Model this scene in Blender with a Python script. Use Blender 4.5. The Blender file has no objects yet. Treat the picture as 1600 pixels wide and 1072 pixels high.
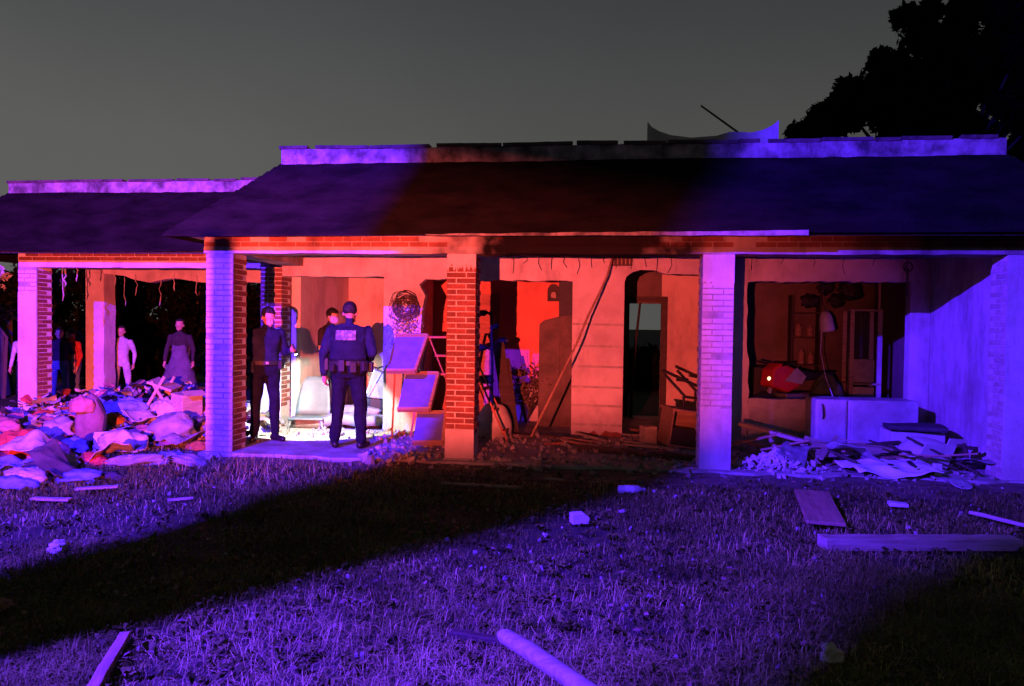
import bpy, bmesh, math, random
import numpy as np
from mathutils import Vector, Matrix, Euler
random.seed(7); RNG = np.random.default_rng(7)
S = bpy.context.scene
COL = S.collection

# ------------------------------------------------------------------ camera
F = 1155.0; PITCH, ROLL = -0.0245, 0.0139; CAM = Vector((0, 0, 1.6))
cd = bpy.data.cameras.new('camera'); cam = bpy.data.objects.new('camera', cd); COL.objects.link(cam)
cd.sensor_width = 36.0; cd.lens = 36.0 * F / 1600.0; cd.clip_end = 2000; cd.clip_start = 0.05
fw = Vector((0, math.cos(PITCH), math.sin(PITCH))); up0 = Vector((0, -math.sin(PITCH), math.cos(PITCH))); rt0 = Vector((1, 0, 0))
rt = rt0 * math.cos(ROLL) + up0 * math.sin(ROLL); up = -rt0 * math.sin(ROLL) + up0 * math.cos(ROLL)
M3 = Matrix((rt, up, -fw)).transposed()
cam.matrix_world = Matrix.Translation(CAM) @ M3.to_4x4()
S.camera = cam

# ------------------------------------------------------------------ sky (night, town glow near the horizon)
W = bpy.data.worlds.new('World'); S.world = W; W.use_nodes = True
nt = W.node_tree; nt.nodes.clear()
tc = nt.nodes.new('ShaderNodeTexCoord'); sep = nt.nodes.new('ShaderNodeSeparateXYZ')
nt.links.new(tc.outputs['Generated'], sep.inputs[0])
ramp = nt.nodes.new('ShaderNodeValToRGB'); e = ramp.color_ramp
e.elements[0].position = 0.0; e.elements[0].color = (0.104, 0.103, 0.096, 1)
e.elements[1].position = 1.0; e.elements[1].color = (0.030, 0.034, 0.040, 1)
x_ = e.elements.new(0.22); x_.color = (0.099, 0.099, 0.095, 1)
x_ = e.elements.new(0.42); x_.color = (0.053, 0.056, 0.060, 1)
nt.links.new(sep.outputs['Z'], ramp.inputs[0])
az = nt.nodes.new('ShaderNodeMapRange'); az.inputs[1].default_value = -0.6; az.inputs[2].default_value = 0.6
az.inputs[3].default_value = 1.12; az.inputs[4].default_value = 0.62
nt.links.new(sep.outputs['X'], az.inputs[0])
mul = nt.nodes.new('ShaderNodeVectorMath'); mul.operation = 'SCALE'
nt.links.new(ramp.outputs[0], mul.inputs[0]); nt.links.new(az.outputs[0], mul.inputs['Scale'])
bg = nt.nodes.new('ShaderNodeBackground'); wo = nt.nodes.new('ShaderNodeOutputWorld')
sn = nt.nodes.new('ShaderNodeTexNoise'); sn.inputs['Scale'].default_value = 2.2; sn.inputs['Detail'].default_value = 5; nt.links.new(tc.outputs['Generated'], sn.inputs['Vector'])
sm_ = nt.nodes.new('ShaderNodeMapRange'); sm_.inputs[1].default_value = 0.3; sm_.inputs[2].default_value = 0.7; sm_.inputs[3].default_value = 0.92; sm_.inputs[4].default_value = 1.08; nt.links.new(sn.outputs[0], sm_.inputs[0])
mul2 = nt.nodes.new('ShaderNodeVectorMath'); mul2.operation = 'SCALE'; nt.links.new(mul.outputs[0], mul2.inputs[0]); nt.links.new(sm_.outputs[0], mul2.inputs['Scale'])
nt.links.new(mul2.outputs[0], bg.inputs[0]); bg.inputs[1].default_value = 1.0
nt.links.new(bg.outputs[0], wo.inputs[0])

# ------------------------------------------------------------------ emergency lights (both stand outside the frame)
def spot(name, loc, target, color, power, angle, blend, radius):
    l = bpy.data.lights.new(name, 'SPOT'); l.color = color; l.energy = power
    l.spot_size = math.radians(angle); l.spot_blend = blend; l.shadow_soft_size = radius
    o = bpy.data.objects.new(name, l); COL.objects.link(o); o.location = loc
    o.rotation_euler = (Vector(target) - Vector(loc)).to_track_quat('-Z', 'Y').to_euler(); return o
BLUE = Vector((-4.82, 0.72, 4.56)); RED = Vector((-1.65, -3.0, 1.474))
spot('blue_beacon_light', BLUE, (-0.6, 8.4, 0.8), (0.070, 0.012, 1.0), 40000, 130, 0.25, 0.040)
spot('red_beacon_light', RED, (-6.3, 9.0, 2.0), (1.0, 0.10, 0.09), 26000, 103, 1.0, 0.018)

S.view_settings.view_transform = 'Standard'; S.view_settings.look = 'None'
S.view_settings.exposure = 0; S.view_settings.gamma = 1; S.view_settings.use_curve_mapping = False
S.cycles.use_denoising = True; S.cycles.max_bounces = 6; S.cycles.diffuse_bounces = 4; S.cycles.glossy_bounces = 2
S.cycles.sample_clamp_indirect = 4.0; S.cycles.caustics_reflective = False; S.cycles.caustics_refractive = False

# ------------------------------------------------------------------ frames: pixel rays, house frame
YAW = 0.122; HO = Vector((-0.5913, 8.4168, 0))
HU = Vector((math.cos(YAW), -math.sin(YAW), 0)); HV = Vector((math.sin(YAW), math.cos(YAW), 0))
def H(u, v, z=0): return HO + HU * u + HV * v + Vector((0, 0, z))
def ray(px, py): return fw + rt * ((px - 800) / F) - up * ((py - 536) / F)
def G(px, py, z=0):
    r = ray(px, py); return CAM + r * ((z - CAM.z) / r.z)
def HP(px, py, v):                                  # point on the house plane v = const, in house coordinates
    r = ray(px, py); t = ((HO - CAM).dot(HV) + v) / r.dot(HV); P = CAM + r * t
    return ((P - HO).dot(HU), v, P.z)
def HPU(px, py, u):
    r = ray(px, py); t = ((HO - CAM).dot(HU) + u) / r.dot(HU); P = CAM + r * t
    return (u, (P - HO).dot(HV), P.z)

# ------------------------------------------------------------------ materials
MATS = {}
def mat(name, c1, c2=None, rough=0.8, scale=8.0, bump=0.0, bscale=40.0, metal=0.0, spec=0.3, contrast=(0.35, 0.65), stretch=(1, 1, 1), island=0.0, emit=None):
    if name in MATS: return MATS[name]
    m = bpy.data.materials.new(name); m.use_nodes = True; MATS[name] = m
    t = m.node_tree; b = t.nodes['Principled BSDF']
    b.inputs['Roughness'].default_value = rough; b.inputs['Metallic'].default_value = metal
    b.inputs['Specular IOR Level'].default_value = spec
    tcn = t.nodes.new('ShaderNodeTexCoord'); mp = t.nodes.new('ShaderNodeMapping'); mp.inputs['Scale'].default_value = stretch
    t.links.new(tcn.outputs['Object'], mp.inputs[0])
    c2 = c2 or tuple(x * 0.7 for x in c1)
    n = t.nodes.new('ShaderNodeTexNoise'); n.inputs['Scale'].default_value = scale; n.inputs['Detail'].default_value = 6; n.inputs['Roughness'].default_value = 0.62
    t.links.new(mp.outputs[0], n.inputs['Vector'])
    r = t.nodes.new('ShaderNodeValToRGB'); r.color_ramp.elements[0].position = contrast[0]; r.color_ramp.elements[1].position = contrast[1]
    r.color_ramp.elements[0].color = (*c2, 1); r.color_ramp.elements[1].color = (*c1, 1)
    t.links.new(n.outputs[0], r.inputs[0]); out = r.outputs[0]
    if island:
        g = t.nodes.new('ShaderNodeNewGeometry'); hs = t.nodes.new('ShaderNodeHueSaturation')
        mr = t.nodes.new('ShaderNodeMapRange'); mr.inputs[3].default_value = 1 - island; mr.inputs[4].default_value = 1 + island
        t.links.new(g.outputs['Random Per Island'], mr.inputs[0]); t.links.new(mr.outputs[0], hs.inputs['Value'])
        oi = t.nodes.new('ShaderNodeObjectInfo'); mo = t.nodes.new('ShaderNodeMapRange'); mo.inputs[3].default_value = 1 - island; mo.inputs[4].default_value = 1 + island
        t.links.new(oi.outputs['Random'], mo.inputs[0]); mm = t.nodes.new('ShaderNodeMath'); mm.operation = 'MULTIPLY'
        t.links.new(mr.outputs[0], mm.inputs[0]); t.links.new(mo.outputs[0], mm.inputs[1]); t.links.new(mm.outputs[0], hs.inputs['Value'])
        t.links.new(out, hs.inputs['Color']); out = hs.outputs[0]
    t.links.new(out, b.inputs['Base Color'])
    if bump:
        n2 = t.nodes.new('ShaderNodeTexNoise'); n2.inputs['Scale'].default_value = bscale; n2.inputs['Detail'].default_value = 5
        t.links.new(mp.outputs[0], n2.inputs['Vector'])
        bp = t.nodes.new('ShaderNodeBump'); bp.inputs['Strength'].default_value = bump; bp.inputs['Distance'].default_value = 0.02
        t.links.new(n2.outputs[0], bp.inputs['Height']); t.links.new(bp.outputs[0], b.inputs['Normal'])
    if emit:
        b.inputs['Emission Color'].default_value = (*emit[0], 1); b.inputs['Emission Strength'].default_value = emit[1]
    return m
def stucco(name, base, dirt, soot, amt=0.5, sc_=1.8):
    m = mat(name, base, dirt, 0.9, sc_, 0.35, 55, contrast=(0.36, 0.60))
    t = m.node_tree; b = t.nodes['Principled BSDF']; src = b.inputs['Base Color'].links[0].from_socket
    tcn = [n for n in t.nodes if n.type == 'TEX_COORD'][0]
    n = t.nodes.new('ShaderNodeTexNoise'); n.inputs['Scale'].default_value = 0.9; n.inputs['Detail'].default_value = 9; n.inputs['Roughness'].default_value = 0.7
    mp = t.nodes.new('ShaderNodeMapping'); mp.inputs['Scale'].default_value = (2.2, 2.2, 0.7); mp.inputs['Location'].default_value = (3.1, 1.7, 0.4)
    t.links.new(tcn.outputs['Object'], mp.inputs[0]); t.links.new(mp.outputs[0], n.inputs['Vector'])
    r = t.nodes.new('ShaderNodeValToRGB'); r.color_ramp.elements[0].position = 0.5; r.color_ramp.elements[1].position = 0.72
    r.color_ramp.elements[0].color = (0, 0, 0, 1); r.color_ramp.elements[1].color = (amt, amt, amt, 1)
    t.links.new(n.outputs[0], r.inputs[0]); mx = t.nodes.new('ShaderNodeMix'); mx.data_type = 'RGBA'
    t.links.new(r.outputs[0], mx.inputs[0]); t.links.new(src, mx.inputs[6]); mx.inputs[7].default_value = (*soot, 1)
    t.links.new(mx.outputs[2], b.inputs['Base Color']); return m
M = dict(
    stucco=stucco('stucco', (0.46, 0.39, 0.38), (0.33, 0.27, 0.26), (0.10, 0.08, 0.075), 0.72),
    stucco_room=stucco('stucco_room', (0.58, 0.44, 0.36), (0.48, 0.35, 0.28), (0.10, 0.08, 0.07)),
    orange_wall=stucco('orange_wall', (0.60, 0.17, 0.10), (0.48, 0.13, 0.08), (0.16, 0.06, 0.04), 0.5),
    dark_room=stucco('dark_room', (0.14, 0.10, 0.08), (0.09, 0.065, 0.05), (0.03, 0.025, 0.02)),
    concrete=mat('concrete', (0.36, 0.34, 0.31), (0.22, 0.20, 0.18), 0.9, 5, 0.5, 30),
    floor=mat('floor_concrete', (0.36, 0.34, 0.31), (0.15, 0.13, 0.11), 0.85, 2.2, 0.4, 25),
    mortar=mat('mortar', (0.52, 0.47, 0.41), (0.38, 0.33, 0.28), 0.95, 20, 0.5, 80),
    brick=mat('brick', (0.20, 0.066, 0.046), (0.12, 0.04, 0.03), 0.9, 14, 0.5, 60, island=0.28),
    brick_pale=mat('brick_pale', (0.40, 0.33, 0.28), (0.30, 0.22, 0.18), 0.9, 14, 0.5, 60, island=0.12),
    joint=mat('dirty_joint', (0.30, 0.25, 0.245), (0.19, 0.16, 0.155), 0.95, 9, 0.4, 50),
    plaster=stucco('plaster', (0.46, 0.39, 0.38), (0.34, 0.28, 0.27), (0.14, 0.11, 0.10), 0.65),
    soot=stucco('soot_beam', (0.34, 0.26, 0.20), (0.16, 0.11, 0.08), (0.015, 0.012, 0.01), 0.95),
    roof=mat('roof_shingle', (0.0105, 0.0085, 0.0085), (0.0035, 0.003, 0.003), 0.95, 2.0, 0.7, 26, stretch=(1, 1, 3), spec=0.05),
    coping=stucco('coping', (0.26, 0.22, 0.215), (0.055, 0.048, 0.045), (0.012, 0.010, 0.009), 0.98, 4.5),
    tile=mat('ridge_tile', (0.075, 0.05, 0.045), (0.03, 0.022, 0.02), 0.85, 6, 0.4, 30),
    wood=mat('wood', (0.30, 0.19, 0.11), (0.17, 0.10, 0.06), 0.7, 3, 0.3, 20, stretch=(1, 12, 12)),
    wood_dark=mat('wood_dark', (0.06, 0.04, 0.028), (0.03, 0.02, 0.014), 0.7, 3, 0.3, 20, stretch=(1, 10, 10)),
    wood_pale=mat('wood_pale', (0.36, 0.29, 0.22), (0.22, 0.17, 0.12), 0.75, 3, 0.3, 20, stretch=(1, 12, 12)),
    wood_red=mat('wood_red', (0.36, 0.12, 0.07), (0.22, 0.07, 0.04), 0.6, 4, 0.2, 20, stretch=(1, 10, 10)),
    white=mat('white_enamel', (0.34, 0.33, 0.33), (0.20, 0.19, 0.19), 0.5, 3, 0.05, 20),
    paper=mat('white_card', (0.48, 0.46, 0.43), (0.34, 0.32, 0.29), 0.8, 4, 0.15, 12),
    black=mat('black', (0.018, 0.017, 0.017), (0.010, 0.010, 0.010), 0.6, 6),
    metal=mat('grey_metal', (0.35, 0.35, 0.36), (0.22, 0.22, 0.23), 0.45, 8, metal=0.6),
    iron=mat('rusty_iron', (0.09, 0.055, 0.04), (0.04, 0.03, 0.025), 0.8, 12, 0.3, 60, metal=0.3),
    glass=mat('dark_glass', (0.04, 0.045, 0.05), (0.03, 0.03, 0.035), 0.12, 3, spec=0.6),
    soil=mat('lawn_soil', (0.045, 0.042, 0.020), (0.018, 0.020, 0.009), 1.0, 5, 0.8, 35),
    rubble=mat('rubble', (0.28, 0.24, 0.21), (0.14, 0.115, 0.10), 0.95, 9, 0.5, 40, island=0.35),
    navy=mat('navy_uniform', (0.016, 0.019, 0.042), (0.009, 0.011, 0.026), 0.85, 9, 0.4, 14, spec=0.04),
    navy_vest=mat('navy_vest', (0.012, 0.014, 0.030), (0.008, 0.009, 0.02), 0.8, 9, 0.4, 22, spec=0.04),
    trousers=mat('dark_trousers', (0.010, 0.011, 0.022), (0.006, 0.007, 0.013), 0.88, 9, 0.4, 14, spec=0.04),
    shoe=mat('black_shoe', (0.012, 0.011, 0.011), (0.008, 0.008, 0.008), 0.45, 9),
    skin=mat('skin', (0.36, 0.20, 0.135), (0.31, 0.165, 0.11), 0.55, 20),
    hair=mat('hair', (0.012, 0.009, 0.008), (0.006, 0.005, 0.004), 0.5, 50, 0.8, 90),
    leaf=mat('leaf', (0.05, 0.085, 0.03), (0.025, 0.045, 0.014), 0.7, 5, island=0.4),
    leaf_dark=mat('leaf_dark', (0.007, 0.011, 0.003), (0.004, 0.006, 0.0015), 0.9, 5, island=0.4, spec=0.0),
    bark=mat('bark', (0.10, 0.075, 0.055), (0.05, 0.035, 0.025), 0.95, 7, 0.9, 20, stretch=(1, 1, 0.25)),
)
def scorched(name, base, dirt):
    m = stucco(name, base, dirt, (0.02, 0.016, 0.013), 0.9); t = m.node_tree; b = t.nodes['Principled BSDF']; src = b.inputs['Base Color'].links[0].from_socket
    tcn = [n for n in t.nodes if n.type == 'TEX_COORD'][0]; sx = t.nodes.new('ShaderNodeSeparateXYZ'); t.links.new(tcn.outputs['Object'], sx.inputs[0])
    n = t.nodes.new('ShaderNodeTexNoise'); n.inputs['Scale'].default_value = 2.6; n.inputs['Detail'].default_value = 8; t.links.new(tcn.outputs['Object'], n.inputs['Vector'])
    a = t.nodes.new('ShaderNodeMath'); a.operation = 'MULTIPLY_ADD'; a.inputs[1].default_value = 2.6; t.links.new(n.outputs[0], a.inputs[0]); t.links.new(sx.outputs['X'], a.inputs[2])
    r = t.nodes.new('ShaderNodeValToRGB'); e = r.color_ramp; e.elements[0].position = 0.0; e.elements[0].color = (0, 0, 0, 1); e.elements[1].position = 1.0; e.elements[1].color = (0.25,) * 3 + (1,)
    for p, c in ((0.36, 0.0), (0.45, 1.0), (0.61, 0.97), (0.68, 0.3), (0.80, 0.2), (0.86, 0.7)): x = e.elements.new(p); x.color = (c, c, c, 1)
    mr = t.nodes.new('ShaderNodeMapRange'); mr.inputs[1].default_value = -3.0; mr.inputs[2].default_value = 7.5; t.links.new(a.outputs[0], mr.inputs[0]); t.links.new(mr.outputs[0], r.inputs[0])
    mx = t.nodes.new('ShaderNodeMix'); mx.data_type = 'RGBA'; t.links.new(r.outputs[0], mx.inputs[0]); t.links.new(src, mx.inputs[6]); mx.inputs[7].default_value = (0.006, 0.005, 0.0045, 1); b.inputs['Specular IOR Level'].default_value = 0.05; t.links.new(mx.outputs[2], b.inputs['Base Color']); return m
M['beam'] = scorched('scorched_beam', (0.42, 0.37, 0.32), (0.24, 0.20, 0.17)); M['brick_scorched'] = scorched('scorched_brick', (0.26, 0.10, 0.06), (0.15, 0.055, 0.035)); M['frieze'] = scorched('scorched_mortar', (0.40, 0.33, 0.26), (0.25, 0.2, 0.16))
def cloth(name, c): return mat(name, c, tuple(x * 0.62 for x in c), 0.92, 7, 0.35, 30, spec=0.1)

# ------------------------------------------------------------------ mesh builder
class MB:
    def __init__(s): s.v = []; s.f = []; s.mi = []
    def add(s, vs, fs, mi=0):
        o = len(s.v); s.v += [tuple(v) for v in vs]; s.f += [tuple(i + o for i in f) for f in fs]; s.mi += [mi] * len(fs); return s
    def box(s, c, d, rot=None, mi=0):
        R = Euler(rot).to_matrix() if rot else Matrix.Identity(3); c = Vector(c)
        vs = [c + R @ Vector((x * d[0] / 2, y * d[1] / 2, z * d[2] / 2)) for x in (-1, 1) for y in (-1, 1) for z in (-1, 1)]
        return s.add(vs, [(0, 1, 3, 2), (4, 6, 7, 5), (0, 4, 5, 1), (2, 3, 7, 6), (0, 2, 6, 4), (1, 5, 7, 3)], mi)
    def span(s, a, b, mi=0):
        return s.box([(a[i] + b[i]) / 2 for i in range(3)], [abs(b[i] - a[i]) for i in range(3)], None, mi)
    def tube(s, pts, rad, n=8, mi=0, flat=1.0):
        pts = [Vector(p) for p in pts]; rad = [rad] * len(pts) if not hasattr(rad, '__len__') else rad
        vs = []; ref = Vector((0.31, 0.17, 0.93)); prev = None
        for i, p in enumerate(pts):
            d = (pts[min(i + 1, len(pts) - 1)] - pts[max(i - 1, 0)]).normalized()
            if prev is None: a = d.cross(ref if abs(d.dot(ref)) < 0.95 else Vector((1, 0, 0))).normalized()
            else: a = (prev - d * prev.dot(d)).normalized()
            prev = a; b = d.cross(a)
            for k in range(n):
                t = 2 * math.pi * k / n; vs.append(p + a * (math.cos(t) * rad[i]) + b * (math.sin(t) * rad[i] * flat))
        fs = [(i * n + k, i * n + (k + 1) % n, (i + 1) * n + (k + 1) % n, (i + 1) * n + k) for i in range(len(pts) - 1) for k in range(n)]
        fs += [tuple(range(n - 1, -1, -1)), tuple(range((len(pts) - 1) * n, len(pts) * n))]
        return s.add(vs, fs, mi)
    def lathe(s, prof, c=(0, 0, 0), n=16, mi=0, sx=1, sy=1):
        vs = [(c[0] + r * sx * math.cos(2 * math.pi * k / n), c[1] + r * sy * math.sin(2 * math.pi * k / n), c[2] + z) for r, z in prof for k in range(n)]
        L = len(prof)
        fs = [(i * n + k, i * n + (k + 1) % n, (i + 1) * n + (k + 1) % n, (i + 1) * n + k) for i in range(L - 1) for k in range(n)]
        fs += [tuple(range(n - 1, -1, -1)), tuple(range((L - 1) * n, L * n))]
        return s.add(vs, fs, mi)
    def ball(s, c, r, n=12, m=8, mi=0, rot=None):
        R = Euler(rot).to_matrix() if rot else Matrix.Identity(3); c = Vector(c)
        vs = [c + R @ Vector((0, 0, -r[2]))]
        for i in range(1, m):
            t = math.pi * i / m
            for k in range(n):
                a = 2 * math.pi * k / n; vs.append(c + R @ Vector((r[0] * math.sin(t) * math.cos(a), r[1] * math.sin(t) * math.sin(a), -r[2] * math.cos(t))))
        vs.append(c + R @ Vector((0, 0, r[2]))); fs = [(0, 1 + (k + 1) % n, 1 + k) for k in range(n)]
        for i in range(m - 2): fs += [(1 + i * n + k, 1 + i * n + (k + 1) % n, 1 + (i + 1) * n + (k + 1) % n, 1 + (i + 1) * n + k) for k in range(n)]
        fs += [(len(vs) - 1, 1 + (m - 2) * n + k, 1 + (m - 2) * n + (k + 1) % n) for k in range(n)]
        return s.add(vs, fs, mi)
    def prism(s, poly, ax, lo, hi, mi=0):
        """poly in the plane normal to axis ax ('x','y','z'), extruded from lo to hi"""
        def P(a, b, t): return {'x': (t, a, b), 'y': (a, t, b), 'z': (a, b, t)}[ax]
        n = len(poly); vs = [P(a, b, lo) for a, b in poly] + [P(a, b, hi) for a, b in poly]
        fs = [tuple(range(n)), tuple(range(2 * n - 1, n - 1, -1))] + [(i, i + n, (i + 1) % n + n, (i + 1) % n) for i in range(n)]
        return s.add(vs, fs, mi)
    def mesh(s, name, mats):
        me = bpy.data.meshes.new(name); me.from_pydata(s.v, [], s.f)
        for m in (mats if isinstance(mats, (list, tuple)) else [mats]): me.materials.append(m)
        if len(set(s.mi)) > 1: me.polygons.foreach_set('material_index', s.mi)
        bm = bmesh.new(); bm.from_mesh(me); bmesh.ops.recalc_face_normals(bm, faces=bm.faces); bm.to_mesh(me); bm.free()
        return me
    def obj(s, name, mats, parent=None, loc=(0, 0, 0), rot=(0, 0, 0), bevel=0, smooth=False, **tags):
        return place(name, s.mesh(name, mats), parent, loc, rot, bevel, smooth, **tags)
def place(name, me, parent=None, loc=(0, 0, 0), rot=(0, 0, 0), bevel=0, smooth=False, **tags):
    o = bpy.data.objects.new(name, me); COL.objects.link(o); o.location = loc; o.rotation_euler = rot
    if parent: o.parent = parent
    if bevel:
        b = o.modifiers.new('bevel', 'BEVEL'); b.width = bevel; b.segments = 2; b.limit_method = 'ANGLE'
    if smooth: me.polygons.foreach_set('use_smooth', [True] * len(me.polygons))
    for k, v in tags.items(): o[k] = v
    return o
def thing(name, label, category, loc, rz=0.0, group=None):
    o = bpy.data.objects.new(name, None); COL.objects.link(o); o.location = loc; o.rotation_euler = (0, 0, rz)
    o.empty_display_size = 0.1; o['label'] = label; o['category'] = category
    if group: o['group'] = group
    return o
class Wave:                                          # cheap smooth noise
    def __init__(s, seed, n=14, f=6.0):
        r = np.random.default_rng(seed); d = r.normal(size=(n, 3)); d /= np.linalg.norm(d, axis=1)[:, None]
        s.k = d * (f * 2 ** r.uniform(-1, 1.6, n))[:, None]; s.p = r.uniform(0, 6.28, n); s.a = 1 / np.linalg.norm(s.k, axis=1) * f / n * 2.0
    def __call__(s, P, ridge=False):
        w = np.sin(np.asarray(P) @ s.k.T + s.p)
        if ridge: w = 1 - 2 * np.abs(w)
        return w @ s.a
def lump_mesh(name, size, m, seed, amp=0.22, f=2.4, sub=4, flat=True):
    """crumpled cloth, sack or stone: a displaced ball with folds and a flat underside"""
    bm = bmesh.new(); bmesh.ops.create_icosphere(bm, subdivisions=sub, radius=1.0)
    P = np.array([v.co[:] for v in bm.verts]); w1 = Wave(seed, 10, f * 0.7); w2 = Wave(seed + 50, 16, f * 2.2)
    d = 1 + amp * w1(P) + amp * 0.75 * w2(P + 0.35 * w1(P)[:, None], True)
    Q = P * d[:, None] * np.array(size)
    if flat: Q[:, 2] = np.maximum(Q[:, 2], -0.45 * size[2])
    for v, q in zip(bm.verts, Q): v.co = q
    me = bpy.data.meshes.new(name); bm.to_mesh(me); bm.free(); me.materials.append(m)
    me.polygons.foreach_set('use_smooth', [True] * len(me.polygons)); return me
def sheet_mesh(name, a, b, m, seed, amp=0.05, f=5.0, n=28, th=0.008):
    """draped or crumpled sheet a x b with thickness"""
    w = Wave(seed, 14, f); xs = np.linspace(-a / 2, a / 2, n); ys = np.linspace(-b / 2, b / 2, n)
    X, Y = np.meshgrid(xs, ys, indexing='ij'); P = np.stack([X, Y, X * 0], -1).reshape(-1, 3)
    ww = Wave(seed + 9, 6, 3); P[:, 0] += 0.06 * a * ww(P + 3); P[:, 1] += 0.06 * b * ww(P + 8)
    z = amp * w(P) + 0.5 * amp * w(P * 1.8 + 2, True); z -= z.min(); vs = np.c_[P[:, 0], P[:, 1], z + th]; vb = np.c_[P[:, 0], P[:, 1], z]
    k = n * n; fs = []
    for i in range(n - 1):
        for j in range(n - 1):
            q = (i * n + j, (i + 1) * n + j, (i + 1) * n + j + 1, i * n + j + 1); fs += [q, tuple(x + k for x in q[::-1])]
    bd = [i * n for i in range(n)] + [(n - 1) * n + j for j in range(1, n)] + [i * n + n - 1 for i in range(n - 2, -1, -1)] + [j for j in range(n - 2, 0, -1)]
    fs += [(bd[i], bd[i] + k, bd[(i + 1) % len(bd)] + k, bd[(i + 1) % len(bd)]) for i in range(len(bd))]
    me = bpy.data.meshes.new(name); me.from_pydata(np.r_[vs, vb].tolist(), [], fs); me.materials.append(m)
    me.polygons.foreach_set('use_smooth', [True] * len(me.polygons)); return me
def jag(a, b, n, amp, seed, axis=1):
    """jagged run of points from a to b (2D), jittered across"""
    r = random.Random(seed); out = []
    for i in range(n + 1):
        t = i / n; p = [a[0] + (b[0] - a[0]) * t, a[1] + (b[1] - a[1]) * t]
        if 0 < i < n: p[axis] += r.uniform(-amp, amp)
        out.append(tuple(p))
    return out

# ================================================================== SETTING
# lawn: one sheet to the horizon, finely waved near the house
n = 90; ax = np.sign(np.linspace(-1, 1, n)) * (np.abs(np.linspace(-1, 1, n)) ** 3) * 300; ay = (np.linspace(-0.45, 1, n)); ay = np.sign(ay) * np.abs(ay) ** 3 * 400 + 5
GX, GY = np.meshgrid(ax, ay, indexing='ij'); gw = Wave(3, 12, 1.1)
def lawn_z(x, y):
    P = np.stack([np.asarray(x, float), np.asarray(y, float), np.asarray(x, float) * 0], -1)
    return 0.022 * gw(P)
gz = lawn_z(GX.ravel(), GY.ravel()); gd = np.hypot(GX.ravel(), GY.ravel() - 6); gz = np.where(gd < 25, gz, 0) - 0.03
vs = np.c_[GX.ravel(), GY.ravel(), gz].tolist(); fs = [(i * n + j, (i + 1) * n + j, (i + 1) * n + j + 1, i * n + j + 1) for i in range(n - 1) for j in range(n - 1)]
mb = MB(); mb.v = vs; mb.f = fs; mb.mi = [0] * len(fs)
mb.obj('lawn', M['soil'], kind='structure', smooth=True)
ROT = (0, 0, -YAW)
# porch and room floors (house frame)
mb = MB(); edge = jag((-3.1, -0.12), (6.3, -0.10), 40, 0.05, 5)
mb.prism(edge + [(6.3, 4.75), (-3.1, 4.75)], 'z', -0.2, 0.05)
mb.obj('porch_floor', M['floor'], None, HO, ROT, kind='structure')
mb = MB(); edge = jag((-7.6, 1.9), (-3.1, 1.9), 20, 0.05, 6)
mb.prism(edge + [(-3.1, 4.75), (-7.6, 4.75)], 'z', -0.2, 0.03)
mb.obj('annex_floor', M['floor'], None, HO, ROT, kind='structure')

# ================================================================== HOUSE
house = thing('brick_house', 'long single storey brick porch house with dark mansard roof and blown out openings', 'house', HO, -YAW)
BZ, BT = 2.40, 2.58       # front beam bottom and top
CW = 0.335                # column width
BH, BJ = 0.0525, 0.0115   # brick height, joint
brick_me = {}
def brick_mesh(L, Wd, mtl):
    k = (round(L, 3), round(Wd, 3), mtl.name)
    if k not in brick_me:
        b = MB(); x, y, z = L / 2, Wd / 2, BH / 2; c = 0.004
        b.add([(sx * (x - (c if iz in (0, 3) else 0)), sy * (y - (c if iz in (0, 3) else 0)), zz) for iz, zz in enumerate((-z, -z + c, z - c, z)) for sx, sy in ((-1, -1), (1, -1), (1, 1), (-1, 1))],
              [(3, 2, 1, 0), (12, 13, 14, 15)] + [(i * 4 + k2, i * 4 + (k2 + 1) % 4, (i + 1) * 4 + (k2 + 1) % 4, (i + 1) * 4 + k2) for i in range(3) for k2 in range(4)])
        brick_me[k] = b.mesh('brick', mtl)
    return brick_me[k]
def column(root, u, v, z0, z1, bz0, bz1, as_objects, mtl, skip_back=True, w=CW, joined=None):
    """mortar core with pinwheel brick courses; front face centred at (u, v)"""
    cv = v + w / 2; ins = 0.007
    core = MB().span((u - w / 2 + ins, v + ins, z0), (u + w / 2 - ins, v + w - ins, z1)).obj('column', M['mortar'], root)
    L = w - 0.105 - BJ; Wd = 0.105; k = 0; z = bz0
    rr = random.Random(int(u * 100) + 17)
    while z + BH <= bz1:
        flip = k % 2
        s = [(-w / 2 + L / 2, -w / 2 + Wd / 2, 0), (w / 2 - Wd / 2, -w / 2 + L / 2, 1), (w / 2 - L / 2, w / 2 - Wd / 2, 0), (-w / 2 + Wd / 2, w / 2 - L / 2, 1)]
        if flip: s = [(-x, y, r) for x, y, r in s]
        for x, y, r in s:
            if skip_back and y > w / 4: continue
            j = rr.uniform(-0.0035, 0.0035)
            pos = (u + x + j, cv + y + rr.uniform(-0.003, 0.003), z + BH / 2)
            if as_objects: place('brick', brick_mesh(L, Wd, mtl), core, pos, (0, 0, (math.pi / 2 if r else 0) + rr.uniform(-0.008, 0.008)))
            else:
                a, b_ = (Wd, L) if r else (L, Wd); joined.box(pos, (a, b_, BH), None, 0)
        z += BH + BJ; k += 1
    return core
def plaster_face(core, u, v, z0, z1, seed, w=CW, th=0.012, m_='plaster', top_jag=0.05, bot_jag=0.05):
    """skin of render left on one face of a column, broken along its edges"""
    a = jag((u - w / 2, z0), (u + w / 2, z0), 22, bot_jag, seed); b = jag((u + w / 2, z1), (u - w / 2, z1), 22, min(top_jag, 0.004), seed + 1)
    return MB().prism(a + b, 'y', v - th, v + 0.012).obj('plaster', M[m_], core)
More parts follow.
